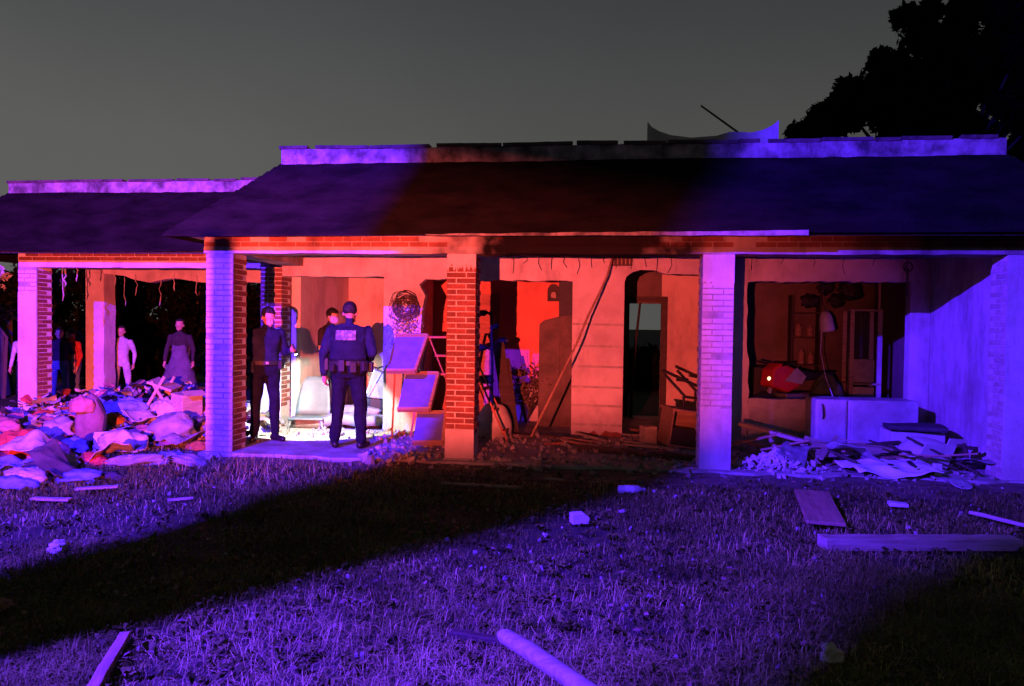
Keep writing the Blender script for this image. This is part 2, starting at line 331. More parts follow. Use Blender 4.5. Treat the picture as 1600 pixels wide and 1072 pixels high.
def relief(core, u, v, z0, z1, seed, w=CW):
    b = MB(); r = random.Random(seed); z = z0; k = 0
    while z + BH < z1:
        x0 = -w / 2 + 0.004; cut = (-w / 2 + 0.11) if k % 2 else (w / 2 - 0.11)
        for a, c in ((-w / 2 + .004, cut - .006), (cut + .006, w / 2 - .004)):
            p = r.uniform(0.003, 0.011)
            if r.random() < 0.9: b.span((u + a, v - 0.013 - p, z), (u + c, v - 0.0125, z + BH - .004))
        z += BH + BJ; k += 1
    return b.obj('painted_bricks', M['plaster'], core, kind='stuff')
rest = MB()                                           # bricks past the limit, joined
c_left = column(house, -2.897, 0, 0, BZ, 0.05, BZ, True, M['brick'])
plaster_face(c_left, -2.897, 0, 0.02, BZ - 0.005, 11, m_='joint'); relief(c_left, -2.897, 0, 0.05, 2.38, 1)
c_mid = column(house, 0.006, 0, 0, BZ, 0.34, 2.38, True, M['brick'])
plaster_face(c_mid, 0.006, 0, 0.0, 0.40, 13, th=0.014); plaster_face(c_mid, 0.006, 0, 2.24, BZ - 0.005, 14, top_jag=0, bot_jag=0.06)
MB().span((-0.175, -0.03, -0.1), (0.19, 0.36, 0.07)).obj('plinth', M['concrete'], c_mid, bevel=0.01)
c_right = column(house, 2.85, 0, 0, BZ, 0.05, BZ, False, M['brick_pale'], joined=rest)
plaster_face(c_right, 2.85, 0, 0.0, BZ - 0.005, 15, m_='joint'); relief(c_right, 2.85, 0, 0.05, 2.38, 2); plaster_face(c_right, 2.85, 0, 0.0, 0.72, 18, th=0.025, bot_jag=0.0); plaster_face(c_right, 2.85, 0, 2.08, BZ - 0.005, 19, th=0.025)
c_end = column(house, 5.95, 0, 0, BZ, 0.05, BZ, False, M['brick_pale'], joined=rest)
plaster_face(c_end, 5.95, 0, 0.0, BZ - 0.005, 17)
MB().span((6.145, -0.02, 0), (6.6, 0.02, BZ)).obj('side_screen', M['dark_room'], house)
c_back = column(house, -3.255, 2.12, 0, BZ, 0.35, BZ, True, M['brick'], w=0.33)
MB().prism(jag((-3.42, 0.03), (-3.09, 0.03), 6, 0, 3) + jag((-3.09, 0.9), (-3.42, 0.9), 8, 0.1, 4), 'y', 2.105, 2.13).obj('plaster', M['plaster'], c_back)
rest.obj('brick_courses', M['brick_pale'], house, kind='stuff')

# front beam: plain lower band, brick frieze above
MB().prism(jag((-3.10, BZ), (6.6, BZ), 50, 0.006, 21) + [(6.6, 2.475), (-3.10, 2.475)], 'y', -0.008, 0.30).obj('beam', M['beam'], house)
MB().span((-3.10, 0.006, 2.476), (6.6, 0.29, 2.60)).obj('frieze', M['frieze'], house)
fr = MB(); rr = random.Random(4)
for row in range(2):
    u = -3.09 + 0.12 * row
    while u < 6.3:
        if not (-0.55 < u < 0.55 and rr.random() < 0.8) and not (2.9 < u < 3.2) and rr.random() < 0.93:
            fr.box((u + 0.108, 0.012 + rr.uniform(-0.003, 0.003), 2.505 + row * 0.062), (0.213, 0.03, 0.05))
        u += 0.226
fr.obj('frieze_bricks', M['brick_scorched'], house, kind='stuff')
# side beam on the left end and beam back to the annex line
MB().span((-3.08, 0.305, 2.42), (-2.76, 2.118, 2.60)).obj('side_beam', M['soot'], house)
# roof: four sided mansard skirt round a flat slab, ridge coping and loose cap tiles
EO, RV, EZ, RZ = 0.46, 0.5, 2.575, 3.56; EUL, EUR, RUL, RUR = -3.34, 6.98, -2.36, 5.97; BV = 5.4
def roof_skirt(root, eul, eur, rul, rur, ev, rv, bev, brv, ez, rz, seed, break_u=None):
    nx, nv = 84, 12; w = Wave(seed, 12, 2.2); b = MB()
    def ring(t):
        eu0, eu1, v0, v1, z = eul + (rul - eul) * t, eur + (rur - eur) * t, ev + (rv - ev) * t, bev + (brv - bev) * t, ez + (rz - ez) * t
        pts = [(eu0 + (eu1 - eu0) * i / nx, v0, z) for i in range(nx)] + [(eu1, v0 + (v1 - v0) * i / 20, z) for i in range(20)] + [(eu1 + (eu0 - eu1) * i / 20, v1, z) for i in range(20)] + [(eu0, v1 + (v0 - v1) * i / 20, z) for i in range(20)]
        P = np.array(pts); P[:, 2] += 0.016 * w(P) * (1 if 0 < t < 1 else 0.6); P[:, 1] += 0.012 * w(P + 5)
        if break_u is not None and t == 0: P[:, 2] += np.where(P[:, 0] > break_u, 0.025, 0)
        return P.tolist()
    N = nx + 60; vs = []
    nv = 30
    for k in range(nv // 2 + 1):                       # shingle courses: each laps over the one below
        vs += ring(k / (nv // 2))
        if k < nv // 2: vs += [(x, y - (0.010 if i < nx else 0), z + 0.012) for i, (x, y, z) in enumerate(ring((k + 0.97) / (nv // 2)))]
    low = [(x, y, z - 0.022) for x, y, z in vs[:N]]; inn = [(x * 0.985 + 0.015 * (eul + eur) / 2, y + (0.5 if i < nx else 0), max(z - 0.05, ez - 0.03) + 0.055) for i, (x, y, z) in enumerate(vs[:N])]
    fs = [(k * N + i, k * N + (i + 1) % N, (k + 1) * N + (i + 1) % N, (k + 1) * N + i) for k in range(nv) for i in range(N)]
    o1 = len(vs); vs += low; fs += [(o1 + i, o1 + (i + 1) % N, (i + 1) % N, i) for i in range(N)]
    b.add(vs, fs)
    return b.obj('roof', M['roof'], root)
roof = roof_skirt(house, EUL, EUR, RUL, RUR, -EO, RV, BV + EO, BV - RV, EZ, RZ, 31, break_u=3.66)
MB().span((RUL + 0.02, RV + 0.02, 2.602), (RUR - 0.02, BV - RV, 3.50)).obj('roof_core', M['concrete'], roof)
sof = MB(); sof.add([(EUL + .02, -EO + .02, EZ - .018), (EUR, -EO + .02, EZ - .018), (EUR, 0.004, 2.601), (EUL + .02, 0.004, 2.601)], [(0, 1, 2, 3)])
sof.add([(EUL + .02, 0.004, 2.601), (-3.085, 0.004, 2.601), (-3.085, BV, 2.601), (EUL + .02, BV, EZ - .018)], [(0, 1, 2, 3)])
sof.obj('soffit', M['concrete'], roof)
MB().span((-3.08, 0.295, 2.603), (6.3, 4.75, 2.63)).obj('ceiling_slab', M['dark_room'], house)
# eave edge trim, snapped off part way along
tr = MB(); tr.prism(jag((-0.3, EZ - 0.026), (3.66, EZ - 0.028), 24, 0.003, 44) + jag((3.66, EZ + 0.028), (-0.3, EZ - 0.012), 24, 0.006, 45), 'y', -EO - 0.022, -EO - 0.004)
tr.obj('eave_trim', M['coping'], roof)
def coping(root, ul, ur, v, z, top, seed, step=0.62):
    MB().prism(jag((ul, z), (ur, z), 60, 0.006, seed) + jag((ur, top), (ul, top), 60, 0.008, seed + 1), 'y', v - 0.03, v + 0.12).obj('coping', M['coping'], root)
    r = random.Random(seed); u = ul - 0.03
    while u < ur:
        L = r.uniform(0.22, 0.85)
        if u + L > ur: L = ur + 0.03 - u
        if L < 0.1: break
        t = MB(); t.prism(jag((-L / 2 + .006, -0.068), (L / 2 - .006, -0.068), max(3, int(L * 14)), 0.008, int(u * 1000)) + jag((L / 2 - .006 - r.uniform(0, .03), 0.09), (-L / 2 + .006 + r.uniform(0, .03), 0.09), 3, 0.01, 2), 'z', 0, 0.042)
        t.obj('cap_tile', M['tile'], root, (u + L / 2, v + 0.02, top - 0.016 + r.uniform(0, 0.014)), (r.uniform(-.06, .06), r.uniform(-.018, .018), r.uniform(-.02, .02)), bevel=0.005)
        u += L + (r.uniform(0.03, 0.09) if r.random() < 0.5 else 0.0)
coping(roof, RUL, RUR, RV, RZ - 0.02, RZ + 0.165, 51)

# house front wall line (v = D) with blown out openings
D = 2.12; T = 0.16
def wallpiece(name, poly, v0=D, v1=D + T, m='stucco', parent=house): return MB().prism(poly, 'y', v0, v1).obj(name, M[m], parent)
wallpiece('lintel', jag((-3.085, 2.27), (-1.54, 2.27), 14, 0.012, 61) + [(-1.54, 2.60), (-3.085, 2.60)])
# pilaster beside left room, with a pale rounded arch edge
wallpiece('pilaster', [(-1.54, 0.05)] + jag((-0.99, 0.05), (-0.99, 1.55), 8, 0.012, 62, 0) + [(-0.975, 1.8), (-0.93, 2.0), (-1.02, 2.16), (-1.12, 2.27), (-1.12, 2.60), (-1.54, 2.60)])
wallpiece('lintel', [(-1.12, 2.27), (-1.02, 2.16)] + jag((-0.93, 2.24), (1.18, 2.22), 22, 0.014, 63) + [(1.18, 2.60), (-1.12, 2.60)])
wallpiece('wall_panel', jag((1.19, 0.12), (1.19, 0.05), 1, 0, 1) + jag((1.20, 0.10), (1.90, 0.10), 9, 0.04, 64)[1:] + [(1.90, 2.22), (1.93, 2.30), (2.02, 2.36), (2.12, 2.39), (2.12, 2.60), (1.181, 2.60), (1.181, 2.22)])
MB().span((1.205, D + 0.02, 0.05), (1.89, D + T - 0.02, 0.16)).obj('wall_footing', M['brick'], house)
wallpiece('lintel', jag((2.121, 2.39), (2.30, 2.385), 3, 0.005, 65) + jag((2.42, 2.34), (3.30, 2.32), 9, 0.012, 66) + [(3.30, 2.60), (2.121, 2.60)])
wallpiece('pilaster', [(3.301, 0.05)] + jag((3.60, 0.05), (3.56, 2.24), 16, 0.02, 67, 0) + [(3.56, 2.60), (3.301, 2.60)], D - 0.03)
wallpiece('lintel', jag((3.561, 2.23), (5.66, 2.25), 24, 0.014, 68) + [(5.66, 2.60), (3.561, 2.60)])
wallpiece('sill_wall', [(3.602, 0.05), (5.66, 0.05)] + jag((5.66, 0.66), (3.602, 0.64), 24, 0.012, 69), m='concrete')
wallpiece('pilaster', jag((5.661, 0.05), (5.661, 2.60), 1, 0, 1) + [(5.915, 2.60), (5.915, 0.05)])
# porch end wall
MB().prism(jag((0.335, 0.05), (D + T, 0.05), 4, 0, 2) + [(D + T, 2.60), (0.335, 2.60)], 'x', 5.92, 6.06).obj('end_wall', M['stucco'], house)
# grey strips across the wall panel, shaped in place of cast shadow lines
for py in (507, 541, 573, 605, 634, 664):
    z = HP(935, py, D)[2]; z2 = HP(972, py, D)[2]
    MB().box((1.545, D - 0.008, z), (0.70, 0.016, 0.030), (0, 0.006, 0)).obj('shadow_strip', M['concrete'], house)
# vent grille under the beam
vg = MB().span((1.72, D - 0.05, 2.44), (2.0, D - 0.005, 2.58)).obj('vent_grille', M['wood_dark'], house)
for k in range(5): MB().span((1.735 + k * 0.055, D - 0.062, 2.455), (1.752 + k * 0.055, D - 0.051, 2.565)).obj('slat', M['wood'], vg)
# wrought iron hook on the right pilaster
hk = MB(); hk.tube([(5.60, D - 0.03, 2.05), (5.60, D - 0.05, 2.33), (5.60, D - 0.05, 2.42)], 0.012, 6)
hk.tube([(5.60 + 0.055 * math.cos(t), D - 0.05, 2.42 + 0.06 * math.sin(t) + 0.02) for t in np.linspace(-1.5, 4.2, 16)], 0.010, 6)
hk.tube([(5.60, D - 0.05, 2.33), (5.57, D - 0.05, 2.40), (5.59, D - 0.05, 2.47)], 0.008, 6); hk.obj('wall_hook', M['iron'], house, smooth=True)
# rooms: partitions and back wall with a doorway
B = 4.6
MB().span((-3.085, D + 0.34, 0.05), (-2.945, B, 2.60)).obj('partition', M['stucco_room'], house)
MB().span((-1.53, D + T, 0.05), (-1.38, B, 2.60)).obj('partition', M['stucco_room'], house)
MB().span((1.25, D + T, 0.05), (1.40, B, 2.60)).obj('partition', M['stucco_room'], house)
MB().span((3.32, D + T, 0.05), (3.47, B, 2.60)).obj('partition', M['stucco_room'], house)
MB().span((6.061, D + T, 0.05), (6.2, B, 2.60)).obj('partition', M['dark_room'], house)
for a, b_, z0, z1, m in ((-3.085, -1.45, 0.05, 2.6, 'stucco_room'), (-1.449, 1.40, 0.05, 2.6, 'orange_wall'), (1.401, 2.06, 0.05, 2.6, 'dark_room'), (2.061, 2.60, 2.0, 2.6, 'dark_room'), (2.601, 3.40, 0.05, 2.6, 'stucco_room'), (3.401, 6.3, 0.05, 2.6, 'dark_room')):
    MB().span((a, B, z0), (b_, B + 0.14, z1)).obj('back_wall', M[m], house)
df = MB(); df.span((2.0, B - 0.05, 0.05), (2.06, B - 0.002, 2.02)); df.span((2.60, B - 0.05, 0.05), (2.70, B - 0.002, 2.02)); df.span((2.0, B - 0.05, 2.021), (2.70, B - 0.002, 2.12)); df.obj('door_frame', M['wood_dark'], house)
# door panel outline in the red room
dp = MB().span((-1.0, B - 0.03, 0.05), (-0.20, B - 0.002, 2.14)).obj('room_door', M['wood_red'], house)
for a, b_ in ((-0.95, -0.62), (-0.57, -0.25)):
    for z0, z1 in ((0.15, 0.95), (1.05, 2.05)): MB().span((a, B - 0.042, z0), (b_, B - 0.031, z1)).obj('door_panel', M['wood_red'], dp, bevel=0.006)
# white curved parapet and aerial on the flat roof
pv = 0.85
def HPr(px, py): return HP(px, py, pv)
ptop = [HPr(*p)[0::2] for p in ((1012, 190), (1018, 198), (1030, 205), (1048, 211), (1080, 215), (1120, 212), (1140, 206), (1158, 206), (1175, 207), (1192, 203), (1207, 196), (1217, 188))]
pb = [(ptop[-1][0], 3.5), (ptop[0][0], 3.5)]
MB().prism(ptop + pb, 'y', pv, pv + 0.07).obj('parapet', M['white'], roof)
a, b_ = HP(1095, 165, 2.2), HP(1152, 206, 2.2)
a2 = Vector(b_) + (Vector(b_) - Vector(a)) * 0.45
MB().tube([a, b_, a2], [0.012, 0.014, 0.014], 6).obj('aerial', M['iron'], roof)

# ================================================================== ANNEX (left wing, set back)
annex = thing('annex_wing', 'lower left wing with magenta lit column, brick beam and hipped roof', 'house', HO, -YAW)
ca = column(annex, -7.18, D, 0, 2.40, 0.05, 2.40, True, M['brick'], w=0.31)
plaster_face(ca, -7.18, D, 0.0, 2.39, 71, w=0.31, m_='joint'); relief(ca, -7.18, D, 0.05, 2.38, 3, 0.31); plaster_face(ca, -7.18, D, 0.0, 2.0, 74, w=0.31, th=0.024)
jo = MB()
ci = MB().prism(jag((-7.86, 0.0), (-7.5, 0.0), 1, 0, 1) + jag((-7.5, 0.0), (-7.5, 2.45), 14, 0.015, 72, 0) + [(-7.86, 2.45)], 'y', 4.3, 4.62).obj('column', M['plaster'], annex)
bmx = MB().span((-7.35, D + 0.004, 2.485), (-3.425, D + 0.30, 2.64)).obj('beam', M['mortar'], annex)
MB().prism(jag((-7.34, 2.385), (-3.425, 2.385), 26, 0.006, 73) + [(-3.425, 2.484), (-7.34, 2.484)], 'y', D - 0.004, D + 0.30).obj('beam_render', M['plaster'], annex)
for row in range(2):
    u = -7.33 + 0.11 * row
    while u < -3.65:
        place('brick', brick_mesh(0.213, 0.105, M['brick']), bmx, (u + 0.108, D + 0.048 + random.uniform(-.003, .003), 2.517 + row * 0.064), (0, 0, random.uniform(-.008, .008))); u += 0.226
# inner lintel, ragged below
poly = [(-7.86, 2.62)] + [(-7.86, 2.45), (-7.5, 2.44), (-7.1, 2.40), (-6.9, 2.33), (-6.6, 2.28), (-6.3, 2.34), (-6.1, 2.36), (-5.6, 2.29), (-5.2, 2.27), (-4.7, 2.30), (-4.2, 2.27), (-3.43, 2.27), (-3.43, 2.62)]
MB().prism(poly, 'y', 4.3, 4.5).obj('inner_lintel', M['stucco'], annex)
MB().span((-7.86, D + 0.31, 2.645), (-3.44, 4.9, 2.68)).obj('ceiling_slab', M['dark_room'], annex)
aroof = roof_skirt(annex, -8.9, -2.9, -7.92, -3.2, D - 0.5, D + 0.5, 6.2, 5.2, 2.60, 3.62, 32)
MB().span((-7.9, D + 0.52, 2.70), (-3.45, 5.2, 3.56)).obj('roof_core', M['concrete'], aroof)
sof = MB(); sof.add([(-8.88, D - .48, 2.555), (-3.4, D - .48, 2.555), (-3.4, D + 0.003, 2.641), (-8.88, D + 0.003, 2.641)], [(0, 1, 2, 3)]); sof.obj('soffit', M['concrete'], aroof)
coping(aroof, -7.92, -3.0, D + 0.5, 3.60, 3.775, 57)
# dangling strips below the beam and the inner lintel
for k, (px, py0, py1) in enumerate(((98, 424, 470), (102, 424, 448), (120, 424, 440), (195, 440, 478), (213, 438, 462), (250, 436, 478), (272, 436, 455), (308, 440, 462), (180, 432, 446))):
    v = 4.28 if px > 150 else 2.5; a = Vector(HP(px, py0 - 10, v)); b_ = Vector(HP(px, py1, v)); rr = random.Random(k)
    pts = [a.lerp(b_, t) + Vector((rr.uniform(-.02, .02), rr.uniform(-.02, .02), 0)) for t in np.linspace(0, 1, 7)]
    MB().tube(pts, [0.006, 0.011, 0.014, 0.010, 0.013, 0.017, 0.006], 5, flat=0.5).obj('dangling_strip', M['plaster'], annex)

# ================================================================== OUTSIDE THE FRAME: what carries the lights, and blockers added to shade them
mast = thing('light_mast', 'tall pole carrying a blue beacon beside the lawn', 'light mast', (BLUE.x, BLUE.y - 0.1, 0))
MB().tube([(0, 0, -0.05), (0, 0, 4.55)], [0.06, 0.045], 10).obj('pole', M['metal'], mast)
MB().lathe([(0.09, 4.50), (0.10, 4.52), (0.10, 4.55), (0.05, 4.57)], n=14).obj('beacon_base', M['black'], mast)
def blocker_trunk_pts(az, r, lean=0.0, h=5.6):
    c = BLUE + Vector((math.sin(az), math.cos(az), 0)) * r
    return [(c.x + lean * (z - 3) * math.cos(az), c.y - lean * (z - 3) * math.sin(az), z) for z in np.linspace(-0.1, h, 9)]
def stub_pts():
    az = math.radians(73.0); c = BLUE + Vector((math.sin(az), math.cos(az), 0)) * 0.8; t = Vector((math.cos(az), -math.sin(az), 0))
    return [tuple(c + t * (0.6 * (4.2 - z)) + Vector((0, 0, z - BLUE.z))) for z in (-0.1, 1.5, 3.0, 3.9, 4.27)]
blue_blocker = thing('blue_light_blocker', 'unseen twin trunks added beside the beacon pole to block blue light', 'tree', (-4.2, 1.7, 0))  # unseen trunks, added to cut dark gaps into the blue light
for tp, rad in ((blocker_trunk_pts(math.radians(33.2), 1.2), 0.213), (stub_pts(), 0.185)):
    pts = [Vector(p) - Vector((-4.2, 1.7, 0)) for p in tp]
    MB().tube(pts, [rad * 1.15] + [rad] * (len(pts) - 1), 16).obj('trunk', M['bark'], blue_blocker, smooth=True)
lf = MB()
for k in range(500):
    c = Vector((random.gauss(0, .8), random.gauss(0, .8), random.uniform(5.6, 7.4))); d = Vector((random.gauss(0, 1), random.gauss(0, 1), random.gauss(0, .5))).normalized() * 0.09; e2 = d.cross(Vector((0, 0, 1))) * 0.5
    lf.add([c - d, c + e2, c + d, c - e2], [(0, 1, 2, 3)])
lf.obj('crown', M['leaf'], blue_blocker)
post = thing('red_light_blocker', 'thin post added behind the photographer to block red light', 'post', (-1.955, -1.0, 0)); MB().tube([(0, 0, -0.1), (0, 0, 1.66)], 0.027, 10).obj('pole', M['metal'], post); MB().lathe([(0.027, 1.66), (0.03, 1.665), (0.0, 1.675)], n=10).obj('cap', M['black'], post)  # unseen post, added to keep red light off the left porch column
# patrol car behind the photographer, red beacon on its roof
car = thing('patrol_car', 'dark patrol car parked behind the photographer with light bar', 'car', (RED.x, RED.y, 0), math.radians(30))
prof = [(-2.9, 0.35), (1.75, 0.35), (1.85, 0.6), (1.7, 0.85), (0.95, 0.98), (0.46, 1.40), (0.42, 1.42), (-1.2, 1.42), (-1.9, 1.05), (-2.85, 0.95)]
MB().prism(prof, 'x', -0.9, 0.9).obj('body', M['navy'], car)
for sx in (-1, 1):
    for y in (-2.0, 1.0):
        MB().tube([(sx * 0.75, y, 0.33), (sx * 0.93, y, 0.33)], 0.33, 20).obj('wheel', M['black'], car)
    MB().span((sx * 0.905, -1.1, 1.0), (sx * 0.915, 0.2, 1.32)).obj('window', M['glass'], car)
    MB().ball((sx * 0.65, 1.78, 0.68), (0.14, 0.06, 0.08)).obj('headlight', M['glass'], car)
MB().span((-0.75, -0.45, 1.545), (0.75, 0.38, 1.575)).obj('added_red_light_visor', M['black'], car)  # added visor plate, cuts the red beam off above the eaves
for sx in (-0.7, 0.7): MB().span((sx - .02, -0.40, 1.425), (sx + .02, -0.36, 1.544)).obj('added_visor_leg', M['black'], car)
MB().span((-0.62, -0.42, 1.425), (0.62, -0.12, 1.50)).obj('light_bar', M['glass'], car, bevel=0.02)

# ================================================================== PEOPLE
def person(name, label, loc, rz, height, joints, cols, voxel=0.009, hair=0.0, extra=None, stout=1.0, skirt=None, smooth_it=4, group=None):
    """one continuous remeshed body; joints in metres for a 1.75 m figure facing -y (its left is +x)"""
    J = {k: Vector(v) for k, v in joints.items()}; b = MB(); smp = []
    def limb(a, b_, ra, rb, tag, n=10):
        a, b_ = Vector(a), Vector(b_); pts = [a.lerp(b_, t) for t in np.linspace(0, 1, 5)]; rs = [ra + (rb - ra) * t for t in np.linspace(0, 1, 5)]
        b.tube(pts, rs, n); b.ball(a, (ra,) * 3, 10, 6); b.ball(b_, (rb,) * 3, 10, 6)
        for p, r in zip(pts, rs): smp.append((p, r, tag))
    def blob(c, r, tag, rot=None): b.ball(c, r, 14, 10, rot=rot); smp.append((Vector(c), sum(r) / 3, tag))
    P, C, N_ = J['pelvis'], J['chest'], J['neck']; st = stout
    # torso as a stack of rounded ellipses along the spine
    tw = J.get('twist', Vector((0, 0, 0))).x
    lev = [(-0.12, 0.13, 0.10), (-0.05, 0.165, 0.125), (0.02, 0.172, 0.13), (0.12, 0.155, 0.122), (0.24, 0.160, 0.122), (0.36, 0.180, 0.130), (0.45, 0.182, 0.118), (0.51, 0.140, 0.090), (0.545, 0.07, 0.065)]
    vs = []; nn = 18
    for h, rx, ry in lev:
        t = max(0, min(1, h / 0.42)); c = P.lerp(C, t) + (Vector((0, 0, 0)) if h <= 0.42 else (N_ - C) * ((h - 0.42) / 0.125)) + Vector((0, 0, min(h, 0)))
        for k in range(nn):
            a = 2 * math.pi * k / nn; ex = abs(math.cos(a)) ** 0.8 * (1 if math.cos(a) > 0 else -1); ey = abs(math.sin(a)) ** 0.8 * (1 if math.sin(a) > 0 else -1)
            q = Matrix.Rotation(tw * t, 3, 'Z') @ Vector((ex * rx * st, ey * ry * (st if h < 0.4 else 1), 0)); vs.append(c + q)
        smp.append((c, rx * 0.8, 'top' if h > 0.03 else 'legs')); smp.append((c + Vector((rx * .5, 0, 0)), rx * 0.5, 'top' if h > 0.03 else 'legs')); smp.append((c - Vector((rx * .5, 0, 0)), rx * 0.5, 'top' if h > 0.03 else 'legs'))
    L = len(lev)
    b.add(vs, [(i * nn + k, i * nn + (k + 1) % nn, (i + 1) * nn + (k + 1) % nn, (i + 1) * nn + k) for i in range(L - 1) for k in range(nn)] + [tuple(range(nn - 1, -1, -1)), tuple(range((L - 1) * nn, L * nn))])
    # head
    hd = J['head']; hr = J.get('headrot', Vector((0, 0, 0))); R = Euler(hr).to_matrix()
    limb(N_ - Vector((0, 0, 0.03)), hd + R @ Vector((0, 0.015, -0.07)), 0.060, 0.056, 'skin')
    blob(hd + R @ Vector((0, 0.012, 0.03)), (0.077, 0.096, 0.098), 'skin', hr); blob(hd + R @ Vector((0, -0.022, -0.055)), (0.060, 0.070, 0.068), 'skin', hr)
    blob(hd + R @ Vector((0, -0.072, -0.095)), (0.026, 0.020, 0.02), 'skin', hr)
    limb(hd + R @ Vector((0, -0.083, 0.015)), hd + R @ Vector((0, -0.108, -0.030)), 0.011, 0.017, 'skin'); blob(hd + R @ Vector((0, -0.078, 0.030)), (0.052, 0.016, 0.014), 'skin', hr)
    blob(hd + R @ Vector((0, -0.088, -0.062)), (0.026, 0.012, 0.009), 'skin', hr)
    for s_ in (-1, 1): blob(hd + R @ Vector((s_ * 0.079, 0.012, -0.005)), (0.012, 0.024, 0.033), 'skin', hr)
    # arms, hands, legs
    for s_, sd in ((-1, 'r'), (1, 'l')):
        sh, el, wr = J['sh_' + sd], J['el_' + sd], J['wr_' + sd]
        limb(sh, el, 0.062 * st, 0.052 * st, 'top'); limb(el, sh.lerp(el, 1.0).lerp(wr, 0.86), 0.053 * st, 0.042 * st, 'sleeve'); limb(el.lerp(wr, 0.86), wr, 0.030, 0.027, 'skin')
        limb(C + Vector((s_ * 0.08, 0, 0.015)), sh, 0.085, 0.058 * st ** .5, 'top')
        d = J.get('hand_' + sd, wr - el).normalized(); ref = J.get('palm_' + sd, Vector((-s_ * 1.0, 0, 0))); side = d.cross(ref).normalized(); pn = side.cross(d).normalized()
        limb(wr, wr + d * 0.085, 0.028, 0.030, 'skin'); curl = J.get('curl_' + sd, Vector((0.5, 0, 0))).x
        for k, (o, ln) in enumerate(((-0.030, 0.072), (-0.010, 0.082), (0.010, 0.077), (0.029, 0.060))):
            p = wr + d * 0.085 + side * o; dd = d.copy(); r0 = 0.0095
            for j in range(3):
                dd = (Matrix.Rotation(curl * (0.55 + 0.25 * j), 3, side) @ dd).normalized() if (Matrix.Rotation(curl, 3, side) @ d).dot(pn) > 0 else (Matrix.Rotation(-curl * (0.55 + 0.25 * j), 3, side) @ dd).normalized()
                q = p + dd * ln * (0.45, 0.32, 0.25)[j]; limb(p, q, r0, r0 - 0.0008, 'skin', 8); p = q; r0 -= 0.0008
        th = wr + d * 0.03 - side * 0.030; dd = (d * 0.7 - side * 0.7 + pn * 0.35).normalized(); q = th + dd * 0.045; limb(th, q, 0.013, 0.011, 'skin', 8); limb(q, q + (d * 0.9 - side * 0.15 + pn * 0.4).normalized() * 0.035, 0.011, 0.009, 'skin', 8)
        hp, kn, an = J['hip_' + sd], J['kn_' + sd], J['an_' + sd]
        limb(hp, kn, 0.095 * st ** .8, 0.068 * st ** .8, 'legs', 12); limb(kn, an + Vector((0, 0, 0.03)), 0.068 * st ** .8, 0.060 * st ** .6, 'legs', 12); blob(kn.lerp(an, 0.28) + Vector((0, 0.014, 0)), (0.062, 0.068, 0.12), 'legs')
        to = J['toe_' + sd]; f_ = (to - Vector((an.x, an.y, to.z))).normalized(); heel = Vector((an.x, an.y, 0.045)) - f_ * 0.045
        limb(heel, Vector((to.x, to.y, 0.036)), 0.044, 0.036, 'shoe', 12); limb(an, Vector((an.x, an.y, 0.06)), 0.046, 0.05, 'shoe'); blob(Vector((to.x, to.y, 0.034)) - f_ * 0.03, (0.046, 0.05, 0.032), 'shoe')
    sc = height / 1.75
    if skirt:
        zt, zb, rb, tg = skirt; b.lathe([(0.16, zt), (0.19, zt - 0.12), ((0.19 + rb) / 2, (zt + zb) / 2 + 0.05), (rb, zb), (rb * 0.96, zb + 0.03)], (P.x, P.y, 0), 24, sy=0.8)
        for t in np.linspace(0, 1, 7): smp.append((Vector((P.x, P.y, zt + (zb - zt) * t)), 0.17 + (rb - 0.17) * t + 0.02, tg))
    tmp = bpy.data.objects.new('tmp', b.mesh('tmp', M['skin'])); COL.objects.link(tmp)
    md = tmp.modifiers.new('r', 'REMESH'); md.mode = 'VOXEL'; md.voxel_size = voxel
    sm = tmp.modifiers.new('s', 'SMOOTH'); sm.iterations = smooth_it; sm.factor = 0.5
    dg = bpy.context.evaluated_depsgraph_get(); me = bpy.data.meshes.new_from_object(tmp.evaluated_get(dg)); me.name = 'body'
    bpy.data.objects.remove(tmp)
    nv = len(me.vertices); co = np.empty(nv * 3); me.vertices.foreach_get('co', co); co = co.reshape(-1, 3)
    SP = np.array([s[0][:] for s in smp]); SR = np.array([s[1] for s in smp]); tags = sorted(set(s[2] for s in smp)); TI = np.array([tags.index(s[2]) for s in smp])
    vt = np.empty(nv, int)
    for i in range(0, nv, 8000):
        d2 = np.linalg.norm(co[i:i + 8000, None] - SP[None], axis=2) - SR[None]; vt[i:i + 8000] = TI[d2.argmin(1)]
    no = np.empty(nv * 3); me.vertices.foreach_get('normal', no); no = no.reshape(-1, 3)
    clothv = np.isin(vt, [tags.index(t) for t in tags if t in ('top', 'sleeve', 'legs', 'skirt')])
    wv = Wave(len(name) * 7 + int(height * 100), 18, 16.0); co2 = co * np.array([1, 1, 0.55]); fold = wv(co2 + 0.03 * wv(co2)[:, None], True) * 0.017
    co += no * (fold * clothv)[:, None]
    me.vertices.foreach_set('co', (co * sc).ravel()); me.materials.clear()
    for t in tags: me.materials.append(cols[t])
    npoly = len(me.polygons); ls = np.empty(npoly, int); me.polygons.foreach_get('loop_start', ls); lv = np.empty(len(me.loops), int); me.loops.foreach_get('vertex_index', lv)
    me.polygons.foreach_set('material_index', vt[lv[ls]]); me.polygons.foreach_set('use_smooth', [True] * npoly); me.update()
    root = thing(name, label, 'person', loc, rz, group); place('body', me, root)
    # hair
    hb = MB(); c = (hd + R @ Vector((0, 0.026, 0.045)))
    bm = bmesh.new(); bmesh.ops.create_icosphere(bm, subdivisions=4, radius=1.0); w = Wave(3, 20, 9)
    for v in list(bm.verts):
        p = v.co
        if p.z < -0.75 + hair or (p.y < -0.55 and p.z < 0.35): bm.verts.remove(v)
